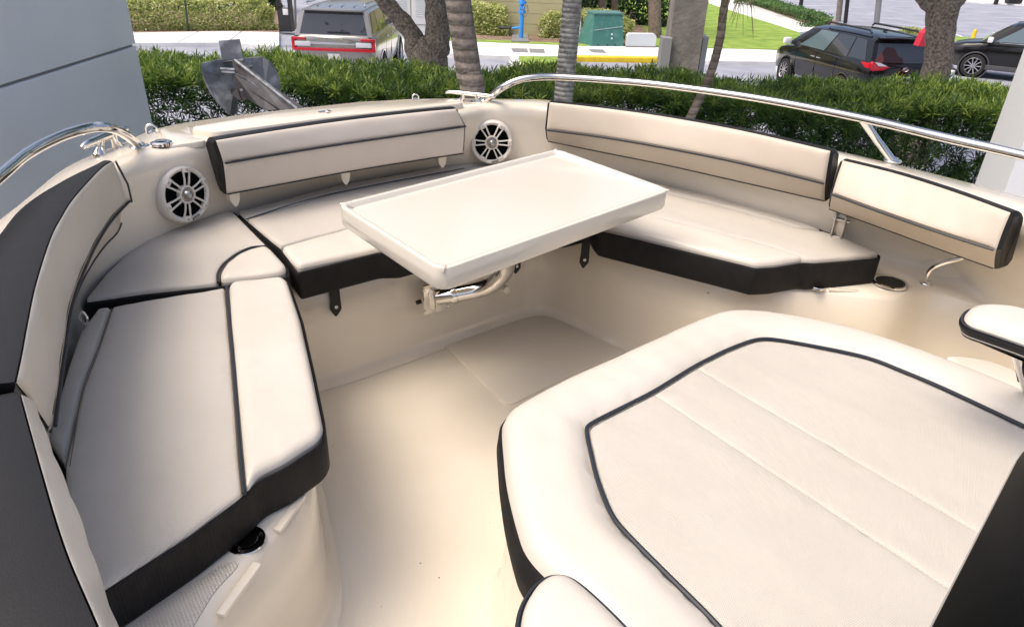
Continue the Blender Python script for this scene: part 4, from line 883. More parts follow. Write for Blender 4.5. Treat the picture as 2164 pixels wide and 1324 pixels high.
# forked oak beside the silver car
YO = 12.5
fk = on(905, 120, YO)
o = empty('oak_tree', (fk.x, YO, 0), 'rough barked oak forking low, beside the silver car', 'tree'); mb = MB()
trunk(mb, [Vector((fk.x+.05, YO, 0)), Vector((fk.x+.02, YO, .8)), fk, on(915, 95, YO)], [.42, .36, .34, .2], 14, .06)
trunk(mb, [fk, on(882, 108, YO), on(868, 70, YO), on(833, 25, YO), on(805, -10, YO), on(760, -60, YO)+Vector((0, 0, .3)), on(690, -160, YO)], [.26, .22, .16, .14, .14, .12, .08], 12, .08)
trunk(mb, [fk, on(920, 100, YO), on(925, 60, YO), on(922, 0, YO), on(930, -60, YO), on(960, -160, YO), on(985, -280, YO)], [.28, .24, .21, .20, .18, .14, .09], 12, .08)
trunk(mb, [on(868, 62, YO), on(872, 56, YO)], [.05, .03], 6)
mb.mk('trunk', bark, o); crown(o, on(850, -330, YO)+Vector((0, 0, .6)), (3.2, 2.6, 1.5), 5000, darkl, .2)
# oak at the right
YR = 13.2; c = on(1985, 60, YR); bx = on(1975, 160, YR)
o = empty('oak_tree', (bx.x, YR, 0), 'thick furrowed oak trunk dividing at the top, between the two black cars', 'tree'); mb = MB()
trunk(mb, [Vector((bx.x-.05, YR, 0)), bx, on(1984, 100, YR), on(1988, 50, YR), on(1992, 12, YR), on(1992, -8, YR)], [.36, .235, .225, .24, .27, .2], 16, .05)
trunk(mb, [on(1980, 15, YR), on(1968, 0, YR), on(1950, -22, YR), on(1900, -90, YR), on(1850, -220, YR)], [.16, .19, .17, .13, .08], 12, .05)
trunk(mb, [on(2005, 15, YR), on(2018, -5, YR), on(2040, -30, YR), on(2090, -110, YR), on(2120, -240, YR)], [.17, .20, .17, .13, .08], 12, .05)
mb.mk('trunk', bark, o); crown(o, on(1990, -330, YR)+Vector((0, 0, .6)), (3.2, 2.6, 1.5), 5000, darkl, .2)
# distant trunks
for (x0, y0, x1, w_, lab) in ((357, 24, 357, .13, 'first pinkish trunk beyond the far left hedge, nearer the grey wall'), (510, 22, 510, .13, 'second pinkish trunk beyond the far left hedge, nearer the silver car'), (1274, 60, 1271, .17, 'pale palm trunk just left behind the green utility box top'), (1300, 55, 1297, .14, 'greyer palm trunk right behind the green utility box top'), (1384, 82, 1383, .24, 'mottled tree trunk behind the pale cable box'), (1422, 70, 1428, .16, 'reddish trunk partly hidden by the square concrete post')):
    b_ = G(x0, y0, .1); dirn = (on(x1, -60, b_.y)-b_); pts = [b_, b_+dirn*.5, b_+dirn, b_+dirn*2.2]
    o = empty('palm_tree', b_, lab, 'tree', 'trunks beyond the hedges'); ringed(pts, [w_*1.2, w_, w_*.95, w_*.85], .25, .006, 12).mk('trunk', mat('pinkish_bark', (.30, .22, .18), .9, var=(9, (.18, .15, .12), 6, .4, .65)), o)
    fronds(o, pts[-1], 12, 2.0, frondm, int(x0))

# ---- left wall, right post, square concrete post
e = ray(322, 262); e0 = ray(281, 0); k = 4.5/e.y; ex = e.x*k; 
dw = Vector((.085, -1, 0)).normalized(); A = Vector((ex, 4.5, 0)); Bn = A+dw*7.5; side = Vector((-1, -.085, 0)).normalized()
grz = CZ+PD(295, 101, 4.38).z-CZ
wl = empty('wall_panel', (A.x, A.y, 0), 'smooth pale grey rendered wall with one groove at the left', 'wall')
for z0, z1 in ((0, grz-.008), (grz+.008, 3.6)):
    MB().prism([(v.x, v.y) for v in (A, Bn, Bn+side*.5, A+side*.5)], z0, z1, .006).mk('wall_slab', wallm, wl, smooth=False)
A2 = A+dw*.02+side*.015; MB().prism([(v.x, v.y) for v in (A2, Bn+side*.015, Bn+side*.48, A2+side*.45)], .02, 3.5).mk('groove', greyp, wl, smooth=False)
pw = PD(2178, 280, 3.9); po = MB(); po.prism([(pw.x-.02, 3.9), (pw.x+.30, 3.86), (pw.x+.30, 4.2), (pw.x+.0, 4.2)], 0, 4.2, .012); o = po.mk('pillar', whitep, loc=(pw.x, 4, 0), smooth=False); tag(o, 'white square pillar at the right edge of the photo in front of the hedge', 'pillar')
MB().box(PD(2216, 118, 5.0), (.28, .12, .34), None, .03).mk('meter_box', greyp); tag(bpy.data.objects['meter_box'], 'grey rounded metal box at the right edge above the pillar', 'box')
yp = 10.0; a0 = PD(1395, 140, yp)
o = empty('concrete_post', (PD(1440, 140, yp).x, yp, 0), 'square weathered concrete post standing behind the hedge', 'post')
x0 = PD(1408, 140, yp).x; x1 = PD(1474, 140, yp).x
MB().prism([(x0, yp), (x1, yp-.05), (x1+.02, yp+.45), (x0+.02, yp+.45)], 0, 5.2, .02).mk('shaft', woodp, o, smooth=False)
MB().prism([(x0-.10, yp-.02), (x0+.02, yp-.07), (x0+.03, yp+.1), (x0-.10, yp+.2)], 0, PD(1400, 78, yp).z, .01).mk('guard_rail', greyp, o, smooth=False)
MB().prism([(x1+.01, yp-.05), (x1+.10, yp+.02), (x1+.10, yp+.25), (x1+.02, yp+.2)], 0, PD(1480, 78, yp).z, .01).mk('guard_rail', greyp, o, smooth=False)
MB().tube([PD(1482, 80, yp), PD(1491, 73, yp)], .02, 8).mk('guard_bolt', lightp, o)

# ---- building
bld = empty('building', G(1190, 83), 'khaki block building with white louvred doors behind the trees', 'building')
a = G(1192, 82, .1); b = G(985, 71, .1); hh = 3.6; d = (b-a); dn = Vector((d.y, -d.x, 0)).normalized()
if dn.y < 0: dn = -dn
a.z = b.z = 0
wv = MB().prism(xy([a, b, b+dn*7, a+dn*7]), 0, hh).mk('wall', khaki, bld, smooth=False)
for k in range(1, 9):
    z = .18+k*.40; f0 = a-dn*.002+Vector((0, 0, z)); f1 = b-dn*.002+Vector((0, 0, z)); MB().extr([f0, f1, f1+Vector((0, 0, .012)), f0+Vector((0, 0, .012))], -dn*.003).mk('block_joint', mat('joint_grey', (.30, .28, .17), .9), wv, smooth=False)
MB().tube([a+Vector((.06, -.05, 0)), a+Vector((.06, -.05, hh))], .05, 8).mk('downpipe', blackp, bld)
MB().prism(xy([a-dn*.3+Vector((.3, 0, 0)), b-dn*.3-Vector((.3, 0, 0)), b+dn*7.2-Vector((.3, 0, 0)), a+dn*7.2+Vector((.3, 0, 0))]), hh, hh+.25).mk('roof', whitep, bld, smooth=False)
p0 = G(985, 52, .1); p1 = G(770, 46, .1); p0.z = p1.z = 0
d2 = (p1-p0).normalized(); n2 = Vector((d2.y, -d2.x, 0)); n2 = n2 if n2.y > 0 else -n2
wv2 = MB().prism(xy([p0, p1, p1+n2*5, p0+n2*5]), 0, hh).mk('wall', khaki, bld, smooth=False)
for (xa, xb) in ((832, 870), (872, 912), (914, 950)):
    q0 = G(xa, 46, .05); q1 = G(xb, 46, .05); t0 = (q0-p0).dot(d2); t1 = (q1-p0).dot(d2); A_ = p0+d2*t0-n2*.05; B_ = p0+d2*t1-n2*.05
    dr = MB().extr([A_+Vector((0, 0, .05)), B_+Vector((0, 0, .05)), B_+Vector((0, 0, 2.4)), A_+Vector((0, 0, 2.4))], n2*.04).mk('door', whitep, bld, smooth=False)
    mb = MB(); 
    for k in range(9):
        z = .45+k*.085; u0 = A_.lerp(B_, .2)+Vector((0, 0, z)); u1 = A_.lerp(B_, .8)+Vector((0, 0, z)); mb.extr([u0-n2*.012, u1-n2*.012, u1-n2*.03+Vector((0, 0, -.045)), u0-n2*.03+Vector((0, 0, -.045))], n2*.006)
    mb.mk('louvre', lightp, dr, smooth=False)

# ---- utility things
def utilbox(name, label, cat, px0, px1, top, depth, taper, mt, mt2=None):
    a = G(*px0, .14); b = G(*px1, .14); h = PD(px0[0], top, a.y).z; d = (b-a); n_ = Vector((-d.y, d.x, 0)).normalized(); n_ = n_ if n_.y > 0 else -n_
    return a, b, h, d, n_
a, b, h, d, n_ = utilbox('', '', '', (1250, 98), (1318, 98), 32, .8, 0, greenm)
ub = empty('utility_box', a, 'dark green sloping electrical cabinet behind the yellow kerb', 'utility box')
dd = d.normalized(); ti = .12
f = [a, b, b-dd*.02+n_*.35+Vector((0, 0, h-.14)), a+dd*.16+n_*.35+Vector((0, 0, h-.14))]; bk = [a+n_*.9-dd*.25, b+n_*.9, b+n_*.9+Vector((0, 0, h-.1)), a+n_*.9+dd*.1+Vector((0, 0, h-.1))]
MB().add(f+bk, [(0, 1, 2, 3), (1, 5, 6, 2), (5, 4, 7, 6), (4, 0, 3, 7), (3, 2, 6, 7)]).mk('cabinet', greenm, ub, smooth=False)
lid = [f[3]-n_*.04-dd*.03+Vector((0, 0, .003)), f[2]-n_*.04+dd*.03+Vector((0, 0, .003)), bk[2]+n_*.04+dd*.03, bk[3]+n_*.04-dd*.03]; MB().extr(lid, Vector((0, 0, .05))).mk('lid', mat('faded_green', (.10, .22, .21), .6), ub, smooth=False)
def onf(u, v, o_=.012):                                 # a point on the sloping front
    p_ = f[0].lerp(f[1], u).lerp(f[3].lerp(f[2], u), v); return p_-n_*o_
MB().tube([onf(.02, .50), onf(.98, .62)], .012, 6).mk('seam', mat('scuffed_edge', (.40, .50, .48), .7), ub)
for u_, v_ in ((.62, .38), (.62, .25)): MB().lathe([(.035, 0), (.035, .02), (.001, .022)], Matrix.Translation(onf(u_, v_)) @ (-n_).to_track_quat('Z', 'Y').to_matrix().to_4x4(), 14, cap1=True).mk('lock', whitep, ub)
for u_ in (.2, .48, .72): MB().lathe([(.03, 0), (.03, .012), (.001, .014)], Matrix.Translation(onf(u_, .04)) @ (-n_).to_track_quat('Z', 'Y').to_matrix().to_4x4(), 12, cap1=True).mk('vent', blackp, ub)
a = G(1323, 100, .14); b = G(1385, 101, .14); h = .47
o = empty('cable_box', a, 'low pale plastic cable box next to the green cabinet', 'utility box')
n_ = Vector((0, 1, 0)); prof_ = [a+Vector((0, 0, 0)), b, b+Vector((-.01, 0, h-.08)), b+Vector((-.08, 0, h)), a+Vector((.08, 0, h)), a+Vector((.01, 0, h-.08))]
MB().extr(prof_, n_*.5).mk('cover', lightp, o, smooth=False); MB().extr([v+Vector((0, -.01, 0)) for v in (a, b, b+Vector((0, 0, .05)), a+Vector((0, 0, .05)))], n_*.52).mk('base_flange', greyp, o, smooth=False)
# blue pipe
pb = G(1101, 84, .16); o = empty('standpipe', pb, 'bright blue water pipe with handwheel rising from a concrete pad', 'pipe')
MB().prism(xy([G(1081, 87, .2), G(1118, 88, .2), G(1115, 70, .2), G(1083, 70, .2)]), .1, .22, .01).mk('pad', greyp, o, smooth=False)
MB().tube([pb, pb+Vector((0, 0, 1.0)), pb+Vector((0, 0, 2.3))], .085, 12).mk('pipe', bluep, o)
for z, r_ in ((1.0, .14), (1.15, .12), (1.32, .15), (1.55, .10)): MB().lathe([(r_*.5, -.06), (r_, -.05), (r_, .05), (r_*.5, .06)], Matrix.Translation(pb+Vector((0, 0, z))), 14).mk('flange', bluep, o)
MB().tube([pb+Vector((0, 0, .45)), pb+Vector((-.35, 0, .40)), pb+Vector((-.36, 0, .38))], .04, 8).mk('branch_pipe', bluep, o)
M = Matrix.Translation(pb+Vector((.13, -.15, 1.05))) @ Matrix.Rotation(math.pi/2, 4, 'Y') @ Matrix.Rotation(.5, 4, 'X'); ringp = [M @ Vector((math.cos(t_)*.2, math.sin(t_)*.2, 0)) for t_ in np.linspace(0, 2*math.pi, 20)]; MB().tube(ringp, .015, 6).mk('handwheel', greyp, o)
MB().tube([pb+Vector((-.4, -.02, .42)), pb+Vector((-.9, .1, .38))], .05, 8).mk('side_pipe', blackp, o)
# small capped post
c = G(1224, 88, .15); o = empty('marker_post', c, 'short grey post with a dark cap between ringed palm and green cabinet', 'post'); MB().tube([c, c+Vector((0, 0, .75))], .035, 10).mk('shaft', lightp, o); MB().lathe([(.05, 0), (.055, .04), (.05, .14), (.001, .15)], Matrix.Translation(c+Vector((0, 0, .75))), 12, cap1=True).mk('cap', greyp, o); MB().box(c+Vector((0, 0, .02)), (.35, .35, .04), None, .01).mk('base', greyp, o)
# litter bin
c = G(607, 66, .13); o = empty('litter_bin', c, 'dark litter bin left of the silver car', 'bin')
MB().prism([(c.x-.24, c.y-.2), (c.x+.24, c.y-.2), (c.x+.24, c.y+.25), (c.x-.24, c.y+.25)], .13, .95, .02).mk('body', blackp, o, smooth=False)
mb = MB(); 
for sx in (-.22, .22): mb.box((c.x+sx, c.y, 1.12), (.06, .44, .36), None, .01)
mb.box((c.x, c.y, 1.33), (.54, .5, .08), None, .02); mb.mk('hood', blackp, o, smooth=False)
MB().box((c.x+.08, c.y-.215, .84), (.2, .012, .22), None, .004).mk('liner_bag', whitep, o)
# thin posts
for (x_, y_, x2, top_, r_, mt, lab) in ((398, 66, 386, 3.2, .035, mat('dark_green_paint', (.015, .06, .04), .5), 'thin dark green pole in front of the far left hedge'), (625, 62, 622, 3.0, .05, greyp, 'thin grey pole beside the litter bin')):
    c = G(x_, y_, .13); tp = on(x2, -40, c.y); o = MB().tube([c, tp], r_, 8).mk('pole', mt, loc=c); tag(o, lab, 'pole')
for (x_, y_, w_, mt, lab) in ((1771, 46, .16, woodp, 'weathered timber pole in the parking lot behind the minivan roof'), (1786, 50, .11, blackp, 'black pole right next to the weathered timber pole'), (1852, 52, .16, greyp, 'grey lamp pole behind the minivan roof'), (1691, 20, .14, blackp, 'black pole beyond the low shrub row')):
    c = G(x_, y_, 0); tp = on(x_+12, -60, c.y); o = MB().tube([c, tp, tp+(tp-c)*1.5], w_, 10).mk('pole', mt, loc=c); tag(o, lab, 'pole')
c = G(2053, 90, .1); o = MB().lathe([(.09, 0), (.09, .48), (.07, .55), (.001, .58)], Matrix.Translation(c), 14, cap1=True).mk('bollard', yellow, loc=c); tag(o, 'short yellow bollard beyond the black crossover bonnet', 'bollard')
c = G(2140, 8, .15); o = MB().box(c+Vector((0, 0, .4)), (1.3, .8, .8), None, .15).box(c+Vector((-1.6, 0, .2)), (.3, .3, .7), None, .05).mk('waste_container', blackp, loc=c); tag(o, 'small black container far off at the top right corner', 'container')
# red valve assembly behind the oak
c = G(1975, 132, 0); yv = 17.6; c = PD(1975, 120, yv); c.z = 0; o = empty('fire_valve', c, 'red fire valve assembly partly hidden behind the right oak trunk', 'valve')
h1 = PD(1960, 48, yv).z; xl = PD(1940, 100, yv).x; xr = PD(2010, 80, yv).x
MB().extr([Vector((xl, yv, PD(1940, 98, yv).z)), Vector((xl+.05, yv, PD(1944, 70, yv).z)), Vector((xl+.28, yv, h1)), Vector((xl+.55, yv, h1)), Vector((xl+.55, yv, PD(1940, 98, yv).z))], Vector((0, .25, 0))).mk('bonnet', redp, o, smooth=False)
MB().tube([Vector((xl+.5, yv+.1, 0)), Vector((xl+.5, yv+.1, h1-.1))], .10, 12).mk('riser', redp, o); MB().tube([Vector((xr-.25, yv+.1, 0)), Vector((xr-.25, yv+.1, h1-.3))], .12, 12).mk('riser', redp, o)
mb = MB()
for z_ in (PD(2005, 84, yv).z, PD(2003, 114, yv).z): mb.lathe([(.08, -.12), (.15, -.11), (.15, -.03), (.07, -.02), (.07, .05)], Matrix.Translation((xr-.02, yv+.1, z_)) @ Matrix.Rotation(math.pi/2, 4, 'Y'), 12, cap0=True)
mb.mk('hose_outlet', redp, o); MB().box((xl+.22, yv-.02, PD(1950, 78, yv).z), (.10, .02, .4), None, .004).mk('marker_band', yellow, o)

# ---- vehicles
glass = mat('dark_window_glass', (.02, .025, .03), .03, coat=.6, spec=.9); glassl = mat('bluish_window_glass', (.10, .15, .17), .04, coat=.6)
tyrem = mat('tyre_rubber', (.018, .018, .018), .8); alloy = mat('alloy', (.55, .55, .56), .25, .9); dlamp = mat('tail_lamp_red', (.60, .004, .02), .15, coat=.6)
clamp = mat('clear_lamp', (.75, .76, .77), .12, coat=.5); platem = mat('plate_white', (.75, .77, .76), .4); trim = mat('bright_trim', (.75, .75, .75), .12, 1); black_tr = mat('grey_cladding', (.07, .07, .075), .6)
def car(label, cat, pos, heading, L, Wd, H, paint, name, st, cab, rear, wheel_r, wx, spokes, extras):
    """local frame: +x forward from the rear bumper, y to the left, z up. st: (x, zlow, zbelt, zdeck); cab: cabin outline from rear to front"""
    root = empty(name, pos, label, cat, None, heading); ORI[root.name] = Vector((0, 0, 0))
    hw = Wd/2
    # lower body: loft of rounded sections along x
    rows = []
    for (x, zl, zb, zd, w_) in st:
        w_ = w_*hw
        h_ = [( -w_*.0, zd), (w_*.5, zd), (w_*.82, zd-.01), (w_*.93, zd-.05), (w_*.965, zb), (w_, zb-.10), (w_*1.0, (zb+zl)*.5+.05), (w_*.985, zl+.22), (w_*.95, zl+.04), (w_*.85, zl), (0, zl)]
        rows.append([Vector((x, y, z)) for y, z in h_]+[Vector((x, -y, z)) for y, z in h_[-2:0:-1]])
    def loft(rows, nm, mt, par, capm=True):
        n_ = len(rows[0]); V = [v for r in rows for v in r]; F = []
        for i in range(len(rows)-1):
            for j in range(n_): F.append((i*n_+j, i*n_+(j+1) % n_, (i+1)*n_+(j+1) % n_, (i+1)*n_+j))
        F.append(tuple(range(n_))[::-1]); F.append(tuple((len(rows)-1)*n_+k_ for k_ in range(n_)))
        return mk(nm, V, F, mt, par, local=True, sharp=38)
    body = loft(rows, 'body', paint, root)
    # cabin: (x, z, halfwidth) sections bottom and top
    (xb0, xt0, xt1, xb1), zb, zt, wb, wt = cab        # rear base, rear top, front top, front base
    xs = [0, .03, .1, .3, .5, .7, .9, .97, 1]
    rows = []
    for t_ in xs:
        r = []
        for (v, ins) in ((0, 0), (.5, .02), (.86, .05), (.97, .16), (1.0, .4), (1.0, 1.0)):
            xa = xb0+(xt0-xb0)*v; xc = xb1+(xt1-xb1)*v; x = xa+(xc-xa)*t_; crown_ = -.05*(2*t_-1)**4*v
            y = (wb+(wt-wb)*v)*hw*(1-.03*(2*t_-1)**4)
            if ins > .1: y = wt*hw*(1-ins)+(.0)
            z = zb+(zt-zb)*(v if v < .9 else (v))+crown_+(.02 if ins >= .4 else 0)
            r.append(Vector((x, y, z)))
        rows.append(r+[Vector((q_.x, -q_.y, q_.z)) for q_ in r[-2::-1]])
    V = [v for r in rows for v in r]; n_ = len(rows[0]); F = []
    for i in range(len(rows)-1):
        for j in range(n_-1): F.append((i*n_+j, i*n_+j+1, (i+1)*n_+j+1, (i+1)*n_+j))
    F.append(tuple(range(n_))[::-1]); F.append(tuple((len(rows)-1)*n_+k_ for k_ in range(n_)))
    roof = mk('cabin', V, F, paint, root, local=True, sharp=38)
    def cp(u, v, side=1, off=.006):                    # a point on the cabin side
        xa = xb0+(xt0-xb0)*v; xc = xb1+(xt1-xb1)*v; x = xa+(xc-xa)*u; y = (wb+(wt-wb)*v)*hw*(1-.03*(2*u-1)**4); return Vector((x, side*(y+off), zb+(zt-zb)*v-.05*(2*u-1)**4*v))
    for (u0, u1, u2, u3, v0, v1, mt) in extras['side_windows']:
        for sd in (1, -1):
            K = 5; rr_ = [[cp(u0+(u1-u0)*i/K+(j/3)*((u3-(u0))*0), v0+(v1-v0)*j/3, sd) for i in range(K+1)] for j in range(4)]
            for j in range(4):
                for i in range(K+1):
                    uu = (u0+(u3-u0)*j/3)+((u1+(u2-u1)*j/3)-(u0+(u3-u0)*j/3))*i/K; rr_[j][i] = cp(uu, v0+(v1-v0)*j/3, sd)
            V = [v for r in rr_ for v in r]; F = []
            for j in range(3):
                for i in range(K): F.append((j*(K+1)+i, j*(K+1)+i+1, (j+1)*(K+1)+i+1, (j+1)*(K+1)+i))
            mk('side_window', V, F, mt, root, local=True)
    # rear window
    v0, v1 = extras.get('rear_v', (.06, .82)); o_ = .012
    def rp(s, v): return Vector((xb0+(xt0-xb0)*v-o_, s*(wb+(wt-wb)*v)*hw*.86, zb+(zt-zb)*v-.05*v))
    mk('rear_window', [rp(-1, v0), rp(1, v0), rp(.97, v1), rp(-.97, v1)], [(0, 1, 2, 3)], glass, root, local=True, smooth=False)
    def fp(s, v): return Vector((xb1+(xt1-xb1)*v+o_, s*(wb+(wt-wb)*v)*hw*.88, zb+(zt-zb)*v-.05*v))
    mk('windscreen', [fp(-1, .05), fp(1, .05), fp(.97, .9), fp(-.97, .9)], [(0, 1, 2, 3)], glass, root, local=True, smooth=False)
    mb = MB(); mb.box((xt0-.06, 0, zt-.06), (.22, Wd*wt*.86, .035), None, .012); mb.mk('spoiler', paint, root, local=True)
    # wheels
    for x in wx:
        for sd in (1, -1):
            Mx = Matrix.Translation((x, sd*(hw-.085), wheel_r)) @ Matrix.Rotation(-sd*math.pi/2, 4, 'X')
            wr = MB().lathe([(wheel_r*.70, -.10), (wheel_r*.93, -.11), (wheel_r, -.06), (wheel_r, .08), (wheel_r*.95, .125), (wheel_r*.72, .13), (wheel_r*.70, .09)], Mx, 32).mk('wheel', tyrem, root, local=True)
            rb = MB().lathe([(wheel_r*.71, .12), (wheel_r*.68, .125), (wheel_r*.64, .10), (wheel_r*.63, .02)], Mx, 32)
            for k_ in range(spokes):
                R2 = Mx @ Matrix.Rotation(2*math.pi*k_/spokes, 4, 'Z'); sw = wheel_r*(.95/spokes)
                bm_ = MB().box((wheel_r*.36, 0, .10), (wheel_r*.60, sw, .03), None, .005); rb.add([R2 @ v for v in bm_.V], bm_.F)
            rb.lathe([(wheel_r*.13, .09), (wheel_r*.12, .125), (.001, .128)], Mx, 16, cap1=True); rb.mk('rim', alloy, wr, local=True)
            MB().lathe([(wheel_r*.66, .04), (.001, .04)], Mx, 24).mk('brake_hollow', hole, wr, local=True)
            # arch: dark ring standing proud of the body side
            Ma = Matrix.Translation((x, sd*(hw-.006), wheel_r)) @ Matrix.Rotation(-sd*math.pi/2, 4, 'X')
            MB().lathe([(.01, .012), (wheel_r*1.12, .012), (wheel_r*1.12, -.02)], Ma, 36).mk('wheel_arch_hollow', hole, root, local=True)
            MB().lathe([(wheel_r*1.12, -.03), (wheel_r*1.13, .024), (wheel_r*1.22, .022), (wheel_r*1.24, -.03)], Ma, 36).mk('wheel_arch', extras.get('arch', paint), root, local=True)
    for sd in (1, -1):
        mb = MB(); mb.box((xb1-.28, sd*(hw*1.0+.10), zb+.10), (.16, .22, .17), None, .05); mb.mk('mirror', extras.get('mirror', paint), root, local=True)
        for hx in extras['handles']: MB().box((hx, sd*(hw+.012), zb-.14), (.2, .03, .035), None, .01).mk('door_handle', extras.get('handle_mat', trim), root, local=True)
        for hx in extras['seams']: MB().box((hx, sd*(hw-.004), .75), (.008, .012, .62), None, 0).mk('door_seam', hole, root, local=True)
    return root
def suvst(L, zl, zb, zd0, hood, nose):
    return [(0.0, zl+.12, zb-.15, zb-.05, .86), (.04, zl+.04, zb-.04, zb+.0, .93), (.16, zl, zb, zb+.01, .985), (.5, zl, zb, zb+.01, 1), (L*.5, zl, zb, zb+.01, 1), (L*.72, zl, zb-.01, zb+.01, 1), (L*.80, zl, zb-.06, hood, .99), (L*.90, zl, zb-.12, hood-.05, .97), (L*.97, zl+.03, zb-.22, hood-.13, .90), (L, zl+.12, zb-.35, nose, .78)]
silver = mat('champagne_paint', (.40, .375, .345), .22, .75, coat=.6); blackpaint = mat('black_car_paint', (.008, .008, .0085), .10, coat=.5, spec=.35)
# silver SUV
hd = math.radians(91.5); pos = Vector((-4.62, 17.8, 0))
n1 = car('large champagne silver off-road estate seen from behind with full-width red tail light', 'car', pos, hd, 5.3, 2.03, 1.93, silver, 'parked_car',
 suvst(5.3, .38, 1.30, 1.33, 1.24, 1.0), ((.08, .30, 3.3, 4.05), 1.28, 1.92, .95, .82), 0, .40, (1.2, 4.32), 16,
 dict(side_windows=[(.04, .22, .22, .07, .12, .84, glass), (.235, .55, .55, .235, .08, .84, glass), (.57, .90, .82, .57, .08, .84, glass)], handles=(1.95, 2.85), seams=(1.75, 2.65), rear_v=(.08, .92)))
def rbox(n, c, d, mt, par, bev=.01): return MB().box(c, d, None, bev).mk(n, mt, par, local=True)
rbox('tail_light', (-.015, 0, .985), (.09, 1.94, .07), dlamp, n1)
for sd in (1, -1):
    rbox('tail_light', (.0, sd*.83, 1.225), (.10, .32, .06), dlamp, n1); rbox('tail_light', (.06, sd*.975, 1.10), (.17, .08, .30), dlamp, n1, .02); rbox('reversing_lamp', (-.012, sd*.74, 1.11), (.07, .38, .11), clamp, n1)
    MB().tube([(.55, sd*.72, 1.93), (.62, sd*.72, 1.99), (3.0, sd*.72, 1.99), (3.1, sd*.72, 1.93)], .028, 8).mk('roof_rail', trim, n1, local=True)
rbox('chrome_strip', (-.025, 0, 1.13), (.03, 1.10, .05), trim, n1); rbox('number_plate', (-.03, .0, .82), (.02, .31, .155), platem, n1, .004)
rbox('plate_emblem', (-.042, 0, .82), (.004, .05, .055), mat('orange_print', (.75, .25, .12), .5), n1, .001)
rbox('wiper', (.05, -.12, 1.39), (.03, .55, .02), blackp, n1)
text('L I N C O L N', .075, Matrix.Translation((-.008, 0, 1.21)) @ Matrix.Rotation(-math.pi/2, 4, 'Z') @ Matrix.Rotation(math.pi/2, 4, 'X'), trim, n1, 'tailgate_lettering', .004, True)
for y_ in (-.45, -.15, .15, .45): rbox('roof_rib', (1.5, y_, 1.925), (2.0, .02, .02), silver, n1, .004)
# black minivan
hd = math.atan2(.988, -.149); pos = Vector((9.55, 18.1, 0))
n2_ = car('black minivan seen from behind on the left with pointed red tail lights', 'car', pos, hd, 5.1, 1.98, 1.78, blackpaint, 'parked_car',
 suvst(5.1, .30, 1.10, 1.13, 1.08, .85), ((.10, .42, 3.2, 4.35), 1.09, 1.75, .955, .78), 0, .345, (1.05, 4.08), 10,
 dict(side_windows=[(.05, .235, .235, .09, .10, .82, glass), (.25, .50, .50, .25, .08, .82, glass), (.52, .84, .80, .52, .08, .82, glassl)], handles=(2.35, 2.65), seams=(1.5, 2.5, 3.6), rear_v=(.08, .78), mirror=whitep))
for sd in (1, -1):
    MB().extr([Vector((-.03, sd*.99, 1.060)), Vector((-.035, sd*.93, 1.180)), Vector((-.04, sd*.75, 1.150)), Vector((-.045, sd*.48, 1.060)), Vector((-.045, sd*.62, 0.990)), Vector((-.035, sd*.92, 0.970))], Vector((.10, 0, 0))).mk('tail_light', dlamp, n2_, local=True, smooth=False)
    MB().extr([Vector((-.045, sd*.90, 1.175)), Vector((-.05, sd*.74, 1.155)), Vector((-.052, sd*.54, 1.080)), Vector((-.05, sd*.78, 1.085))], Vector((.03, 0, 0))).mk('reversing_lamp', clamp, n2_, local=True, smooth=False)
    MB().extr([Vector((.0, sd*.985, 1.02)), Vector((.0, sd*.975, 1.15)), Vector((.38, sd*.995, 1.13)), Vector((.16, sd*1.0, 1.03))], Vector((0, sd*.012, 0))).mk('tail_light', dlamp, n2_, local=True, smooth=False)
    MB().tube([(.75, sd*.66, 1.76), (.85, sd*.66, 1.82), (2.7, sd*.66, 1.83), (2.8, sd*.66, 1.77)], .025, 8).mk('roof_rail', blackp, n2_, local=True)
mb = MB()
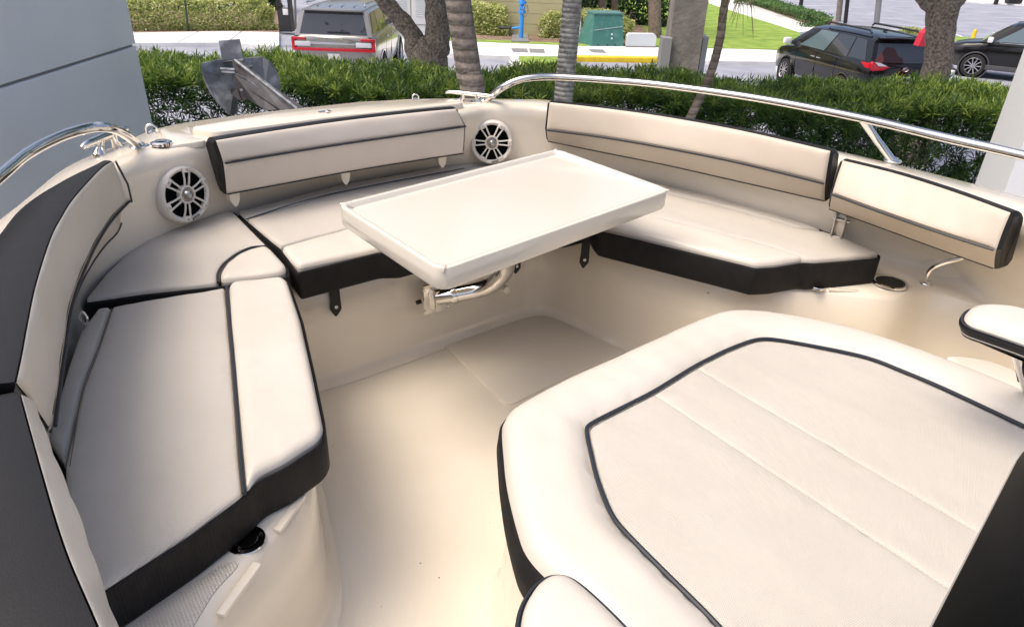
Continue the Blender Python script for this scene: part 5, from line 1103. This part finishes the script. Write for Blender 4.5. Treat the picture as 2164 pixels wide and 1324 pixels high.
for rx, ry, r2 in ((.075, .05, .008),): mb.tube([Vector((-.01, math.cos(t_)*rx, 1.0+math.sin(t_)*ry)) for t_ in np.linspace(0, 2*math.pi, 22)], r2, 6)
mb.tube([Vector((-.012, math.cos(t_)*.03, 1.0+math.sin(t_)*.047)) for t_ in np.linspace(0, 2*math.pi, 18)], .007, 6); mb.tube([Vector((-.012, math.cos(t_)*.062, 1.022+math.sin(t_)*.02)) for t_ in np.linspace(0, 2*math.pi, 18)], .007, 6)
mb.mk('emblem', trim, n2_, local=True); rbox('number_plate', (-.04, 0, .76), (.02, .31, .155), platem, n2_, .004); rbox('antenna_fin', (1.2, 0, 1.80), (.16, .03, .06), blackp, n2_)
# black crossover entering at the right
fw = G(2048, 163); hd = math.radians(146); Lc = 4.65; fx = 3.78
pos = Vector((fw.x, fw.y, 0))-Vector((math.cos(hd), math.sin(hd), 0))*fx - Vector((-math.sin(hd), math.cos(hd), 0))*.90
n3 = car('black crossover cut by the right edge of the photo, front wheel facing us', 'car', pos, hd, Lc, 1.86, 1.68, blackpaint, 'parked_car',
 suvst(Lc, .30, 1.12, 1.15, 1.13, .92), ((.25, .8, 2.95, 3.8), 1.11, 1.76, .95, .76), 0, .365, (.95, 3.78), 10,
 dict(side_windows=[(.10, .40, .40, .16, .08, .82, glass), (.43, .90, .84, .43, .08, .84, glassl)], handles=(1.7, 2.35), seams=(1.5, 2.45), arch=black_tr, mirror=whitep))
rbox('side_sill', (2.35, .93, .36), (2.2, .05, .16), black_tr, n3, .02); MB().tube([cp_ for cp_ in (Vector((1.1, .90, 1.14)), Vector((2.2, .905, 1.14)), Vector((3.25, .88, 1.13)))], .012, 6).mk('window_trim', trim, n3, local=True)
for sd in (1, -1): rbox('headlight', (4.42, sd*.74, .84), (.30, .16, .13), clamp, n3, .03)
mb = MB(); mb.tube([Vector((2.75, .35+math.cos(t_)*.18, 1.05+math.sin(t_)*.17)) for t_ in np.linspace(0, 2*math.pi, 18)], .015, 6); mb.mk('steering_wheel', blackp, n3, local=True)
